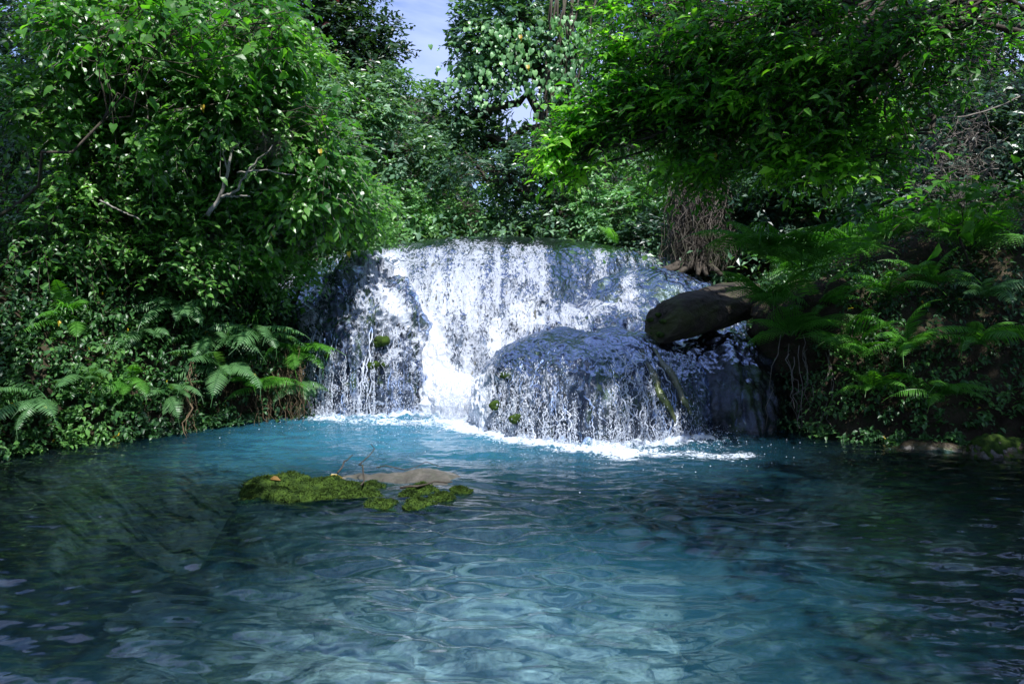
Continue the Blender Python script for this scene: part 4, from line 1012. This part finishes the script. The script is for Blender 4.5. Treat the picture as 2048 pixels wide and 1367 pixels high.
LF = [
 (505, 690, 'pale', 1.15, 'biggest arching pale fern low on the left bank beside the grass tuft'),
 (400, 690, 'pale', 1.0, 'pale drooping fern left of the biggest arching fern'),
 (350, 640, 'pale', .9, 'fern with fanned pale fronds in the middle of the left bank'),
 (560, 720, 'long', 1.0, 'green fern hanging right above the brown roots'),
 (590, 640, 'long', .8, 'small green fern at the mossy edge next to the falls'),
 (540, 590, 'long', 1.0, 'bright fern at the upper right of the left bank'),
 (450, 570, 'long', .9, 'fern half hidden under the bright bush on the left bank'),
 (430, 750, 'pale', 1.0, 'fern hanging straight down towards the water left of the brown roots'),
 (280, 680, 'pale', .8, 'grey green fern below the middle of the left bank'),
 (150, 670, 'long', .8, 'dim fern at the far left halfway up the bank'),
 (170, 770, 'pale', .8, 'fern close to the water at the lower left'),
 (80, 810, 'pale', .9, 'large dim fern at the far lower left by the water'),
 (250, 780, 'long', .7, 'small dim fern above the dark undercut on the left'),
 (500, 780, 'long', .8, 'fern drooping over the water just left of the roots'),
 (110, 570, 'long', .8, 'shaded fern high on the far left bank'),
 (200, 440, 'lace', 1.0, 'bright lacy fern clump at the upper left under the broad bush'),
 (300, 560, 'long', .8, 'slender fern in the shaded centre of the left bank'),
 (340, 800, 'pale', .7, 'dark fern at the water level under the pale drooping ones'),
 (565, 780, 'pale', .7, 'short pale fern fringe over the tips of the brown roots')]
for i, (px, py, kd, s, lb) in enumerate(LF):
    p = bank(px, py, .22); fern(lb, p, 180+(20 if px > 300 else -20)-5, kd, 9, s*1.3, group=GF, seed=200+i, spread=75)
RF = [
 (1690, 440, 'tree', 1.0, 'tall fern with long lit fronds standing highest on the right bank', 10),
 (1560, 520, 'lace', 1.25, 'lush bright green fern hanging beside the end of the log', 9),
 (1475, 500, 'lace', 1.2, 'bright drooping fern covering the back end of the log', 10),
 (1500, 600, 'lace', 1.1, 'deep green fern drooping over the log end', 9),
 (1620, 560, 'lace', 1.2, 'lacy green fern right of the one over the log', 9),
 (1700, 540, 'lace', 1.1, 'lit lacy fern below the tall fern on the right bank', 8),
 (1540, 660, 'lace', 1.1, 'hanging fern under the log end against the dark bank', 8),
 (1660, 640, 'long', 1.0, 'dark fern in the middle of the right bank', 8),
 (1760, 620, 'long', 1.0, 'shaded fern right of the middle of the right bank', 8),
 (1780, 510, 'lace', 1.1, 'feathery fern on the crest of the right bank', 8),
 (1870, 500, 'lace', 1.2, 'broad feathery fern on the crest near the right edge', 8),
 (1970, 520, 'lace', 1.2, 'feathery fern at the far right edge of the crest', 8),
 (1880, 610, 'long', 1.0, 'blue grey fern near the right edge halfway down', 8),
 (1700, 720, 'lace', 1.0, 'dim drooping fern low in the middle of the right bank', 8),
 (1820, 720, 'long', 1.0, 'dim fern low on the right bank with hanging fronds', 8),
 (1930, 700, 'long', .9, 'narrow fern low near the right edge', 7),
 (1860, 800, 'long', .8, 'faint fern just above the small mossy rock', 7),
 (1760, 800, 'long', .7, 'faint fern close to the water under the right bank', 7),
 (1640, 470, 'tree', .8, 'bright fern clump left below the tall fern', 8),
 (1960, 620, 'pale', .9, 'pale fern at the right edge above the narrow one', 7)]
for i, (px, py, kd, s, lb, n) in enumerate(RF):
    p = P(px+45, py+10, 8.45) if px < 1570 else bank(px, py, .26); fern(lb, p, 165+(10 if px < 1700 else 0), kd, n+1, s*1.2, group=GF2, seed=300+i, spread=80, elev=16, dry=1 if i in (0, 8, 13) else 0)
# palm seedling behind the lip
ps = P(1232, 488, 12.9); fern('juvenile bright palm seedling standing on the lip of the falls', ps, 80, 'tree', 5, .55, seed=401, spread=75, elev=25)

# --- grass tuft on the left bank
def blades(p, n, L_, az, seed, name, label, mat='grass', w=.012, group=None):
    g = np.random.default_rng(seed); root = thing(name, tuple(p), label, 'grass', group); mb = MB()
    for i in range(n):
        a = R(az)+g.normal(0, .8); l = L_*g.uniform(.6, 1.1); t = np.linspace(0, 1, 7); el = R(75)-g.uniform(1.6, 2.9)*t
        x = np.concatenate([[0], np.cumsum(np.cos(el)[:-1]*l/6)]); z = np.concatenate([[0], np.cumsum(np.sin(el)[:-1]*l/6)])
        c = np.stack([-np.sin(a)*x, np.cos(a)*x, z], -1); sd = np.array([math.cos(a), math.sin(a), 0])
        ww = w*(1-t**2)[:, None]+.0008; v = np.concatenate([c-sd*ww, c+sd*ww]); i_ = np.arange(6)
        mb.add(v, np.stack([i_, i_+7, i_+8, i_+1], -1), g.random())
    mb.build('foliage', M[mat], root, smooth=False); return root
blades(bank(510, 670, .15), 26, .42, 190, 1, 'grass_tuft', 'long bladed bright grass tuft arching among the ferns on the left bank')
blades(bank(120, 650, .12), 22, .35, 190, 2, 'grass_tuft', 'dim long bladed grass at the far left edge of the bank')

# --- hanging brown roots, left undercut
def hanging(name, label, cat, lst, mat, rad=.006, group=None, base=None):
    base = np.array(lst[0][0]) if base is None else base
    o = thing(name, tuple(base), label, cat, group); mb = MB()
    for a, b in lst: tube(mb, wig(np.array(a)-base, np.array(b)-base, 9, .34), np.linspace(rad, rad*.4, 9)*rng.uniform(.5, 1.5), 5)
    mb.build('roots', M[mat], o); return o
def rootset(px0, px1, py0, py1, Y, n, seed, jit=12):
    g = np.random.default_rng(seed); l = []
    for i in range(n):
        x = g.uniform(px0, px1); y_ = Y+g.normal(0, .08); l.append((P(x, py0+g.uniform(-25, 25), y_+.22), P(x+g.normal(0, jit), py1+(6 if g.random() < .5 else -g.uniform(0, 70)), y_-.05)))
    return l
hanging('hanging_roots', 'bundle of straight brown roots hanging into the water beside the falls', 'roots', rootset(540, 605, 715, 855, 9.12, 60, 1, 16), 'root', .0045, 'brown roots hanging into the pool')
hanging('hanging_roots', 'looser brown roots hanging under the ferns left of the bundle', 'roots', rootset(440, 545, 735, 848, 9.0, 50, 2, 24), 'root', .004, 'brown roots hanging into the pool')
hanging('hanging_roots', 'thick twisted dark root reaching the water under the left bank', 'roots', rootset(375, 392, 740, 868, 8.4, 9, 3, 6), 'root', .010, 'brown roots hanging into the pool')
hanging('hanging_roots', 'thin dark roots in the shadow of the left undercut', 'roots', rootset(250, 370, 780, 862, 8.4, 26, 4, 20), 'bark', .006, 'brown roots hanging into the pool')
hanging('hanging_roots', 'thin pale roots dangling from the right bank below the log', 'roots', rootset(1560, 1680, 690, 850, 8.35, 16, 5, 26), 'twig', .005)

# --- trunk curtained with dry vines behind the right end of the lip
b0 = P(1395, 540, 12.6)
vt = thing('vine_covered_trunk', tuple(b0), 'broad tree trunk curtained with dry grey brown vines behind the ledge on the right', 'tree trunk')
mb = MB(); tube(mb, wig(np.zeros(3), P(1390, 300, 12.6)-b0, 8, .15), np.linspace(.36, .24, 8), 14)
for k in range(7):
    a = g.uniform(-1.3, 1.3); tube(mb, np.array([[.15*math.sin(a), -.15, .25], [.45*math.sin(a), -.35, .06], [.95*math.sin(a), -.55, -.08]]), [.08, .06, .03], 6)
mb.build('trunk', M['bark'], vt)
mb = MB(); g = np.random.default_rng(9)
for k in range(230):
    a = g.uniform(-1.5, 1.5); r_ = g.uniform(.30, .50); top = 1.25+g.normal(0, .12)
    x0, y0 = r_*math.sin(a), -r_*math.cos(a)
    bt = np.array([x0*g.uniform(.9, 1.35)+g.normal(0, .06), y0*1.15, g.uniform(-.05, .4)])
    tube(mb, wig(np.array([x0, y0, top]), bt, 9, .42, r=g), np.linspace(.006, .003, 9)*g.uniform(.5, 1.8), 4, cap=False)
for k in range(60):
    a = g.uniform(-1.4, 1.4); tube(mb, wig(np.array([.42*math.sin(a), -.42*math.cos(a), g.uniform(.1, 1.2)]), np.array([.45*math.sin(a+g.normal(0, .6)), -.47, g.uniform(.1, 1.2)]), 7, .5, r=g), .005, 3, cap=False)
mb.build('dry_vines', M['dryvine'], vt)

# --- tangles of dead twigs
def tangle(name, label, c, rx, rz, n, seed, mat='twig', r0=.006):
    g = np.random.default_rng(seed); o = thing(name, tuple(c), label, 'dead branches'); mb = MB()
    for k in range(n):
        d = nrm(g.normal(0, 1, 3)); a = d*np.array([rx, rx*.6, rz])*g.random()**.5; e = a+nrm(g.normal(0, 1, 3)+np.array([0, 0, -.2]))*np.array([rx, rx*.5, rz])*g.uniform(.3, .8)
        p = wig(a, e, 8, .35, g.normal(0, .08), r=g); tube(mb, p, np.linspace(r0, r0*.35, 8), 4, cap=False)
        for j in range(3):
            q0 = p[g.integers(2, 7)]; tube(mb, wig(q0, q0+g.normal(0, .14, 3), 5, .3, r=g), np.linspace(r0*.5, r0*.2, 5), 3, cap=False)
    mb.build('twigs', M[mat], o); return o
tangle('twig_tangle', 'grey tangle of dead twigs hanging on the right slope', P(1910, 330, 8.6), .55, .55, 120, 1)
tangle('twig_tangle', 'dark tangle of thin vines in the top right corner', P(1960, 130, 8.6), .5, .6, 60, 2)
tangle('twig_tangle', 'small pale ball of dead twigs inside the left bush', P(545, 290, 8.3), .16, .14, 60, 3, r0=.003)
tangle('twig_tangle', 'dry fallen twigs on the left bank beside the waterfall edge', P(580, 480, 9.3), .3, .18, 40, 4, r0=.005)

# --- pale forked branches of the bush
def limbs(label, name, segs, mat, cat='branch'):
    base = P(*segs[0][0][0]); o = thing(name, tuple(base), label, cat); mb = MB()
    for pts, r0, r1 in segs:
        w_ = np.array([P(*p) for p in pts])-base; t = np.linspace(0, 1, 16); tt = np.linspace(0, 1, len(w_))
        c = np.stack([np.interp(t, tt, w_[:, i]) for i in range(3)], -1); c[1:-1] = (c[:-2]+c[1:-1]*2+c[2:])/4; c[1:-1] += rng.normal(0, .006, (14, 3))
        tube(mb, c, np.linspace(r0, r1, 16), 7)
    mb.build('limbs', M[mat], o); return o
limbs('bare pale grey forked branch standing out in front of the left bush', 'bare_branch',
      [([(415, 430, 8.2), (440, 395, 8.15), (455, 345, 8.1), (462, 300, 8.1), (480, 285, 8.1)], .024, .008), ([(440, 395, 8.15), (475, 380, 8.1), (500, 335, 8.05), (545, 290, 8.0)], .016, .005), ([(440, 392, 8.15), (500, 392, 8.1)], .013, .006), ([(475, 345, 8.1), (530, 340, 8.0), (590, 350, 8.0)], .010, .004), ([(455, 345, 8.1), (448, 310, 8.1), (455, 285, 8.1)], .010, .004)], 'barkpale')
limbs('long thin pale branch slanting across the dark left bank top', 'bare_branch', [([(200, 400, 8.0), (240, 420, 8.0), (280, 440, 8.0)], .010, .005)], 'barkpale')
limbs('pale broken branch stub hanging under the overhanging leaves', 'bare_branch', [([(1275, 262, 8.3), (1300, 280, 8.3), (1301, 360, 8.3), (1282, 385, 8.3), (1284, 408, 8.3)], .016, .006)], 'barkpale')
limbs('long dark boughs of the overhanging tree crossing the top right', 'bare_branch', [([(1990, 0, 7), (1800, 45, 7.1), (1700, 62, 7.2), (1560, 75, 7.3), (1440, 130, 7.4)], .05, .012), ([(1850, 20, 7), (1700, 95, 7.1), (1600, 170, 7.3), (1450, 230, 7.5)], .03, .008), ([(1800, 60, 6.9), (1720, 150, 7), (1690, 260, 7.2)], .02, .006)], 'bark')
limbs('curved vine stem drooping across the right slope', 'hanging_vine', [([(2048, 190, 8.2), (1990, 215, 8.2), (1930, 235, 8.2), (1860, 240, 8.2), (1820, 215, 8.2), (1805, 150, 8.2)], .009, .005)], 'twig', 'vine')
for k, (px, y0, y1, Y, lb) in enumerate([(1062, 150, 240, 15.5, 'thin straight vine hanging in the small sky window'), (290, 150, 330, 8.2, 'thin pale vine hanging inside the left bush'), (1652, 150, 420, 8.4, 'long dark vine hanging down the middle of the right slope'), (1135, 40, 300, 15.3, 'vine covered stem climbing the tall tree in the middle')]):
    limbs(lb, 'hanging_vine', [([(px, y0, Y), (px+6, (y0+y1)/2, Y), (px-3, y1, Y)], .010, .007)], 'twig' if k != 2 else 'bark', 'vine')
# heart leaves draped on the vine tree
g = np.random.default_rng(31); n = 560
vb = Plant('climbing_vine', 'climbing vine with heart shaped leaves draped over the tall dark tree', 'vine', tuple(P(1130, 250, 15)))
pxs = np.concatenate([g.normal(1010, 60, n//2)+25*np.sin(np.arange(n//2)), g.normal(1130, 28, n//2)]); pys = np.concatenate([g.uniform(40, 210, n//2), g.uniform(30, 260, n//2)])
pp = np.array([P(a, b_, 15.0+g.normal(0, .15)) for a, b_ in zip(pxs, pys)])
mb = MB(); leaves(mb, pp, g.normal(0, .3, (n, 3))+np.array([0, -.2, -1]), g.normal(0, .3, (n, 3))+np.array([0, -.8, .6]), .115*g.uniform(.4, 1.3, n), .85, LT_HEART); vb.part('foliage', mb, 'backlight')
mb = MB()
for k in range(14): tube(mb, wig(P(g.normal(1130, 25), 0, 15.1), P(g.normal(1130, 30), 300, 15.1), 9, .1, r=g), .02, 4)
vb.part('stems', mb, 'bark')
# yellow leaves
for k, (px, py, Y, lb) in enumerate([(697, 503, 9.0, 'single yellow leaf hanging in front of the left end of the falls'), (640, 298, 8.2, 'yellow leaf on the right side of the left bush'), (545, 463, 8.6, 'small orange yellow leaf low in the left bush'), (405, 210, 7.4, 'yellowing leaf in the upper middle of the left bush'), (1428, 306, 7.2, 'yellow leaf in the dark part of the overhanging tree'), (1040, 70, 14.6, 'yellow leaf on the climbing vine near the top'), (1055, 130, 14.6, 'second yellow leaf lower on the climbing vine')]):
    lone_leaf(P(px, py, Y), (.2, -.3, -1), (0, -1, .3), .075 if Y < 10 else .12, .6, 'yellow', lb, 'yellow_leaf', LT_HEART)

# the sun is focused through the rippled water onto the bed
sun_d.cycles.is_caustics_light = True
bpy.data.objects['water'].cycles.is_caustics_caster = True
for o in bpy.data.objects:
    if o.name.startswith(('streambed', 'submerged_rock')) or (o.parent is rootI and o.name.startswith('rock')): o.cycles.is_caustics_receiver = True
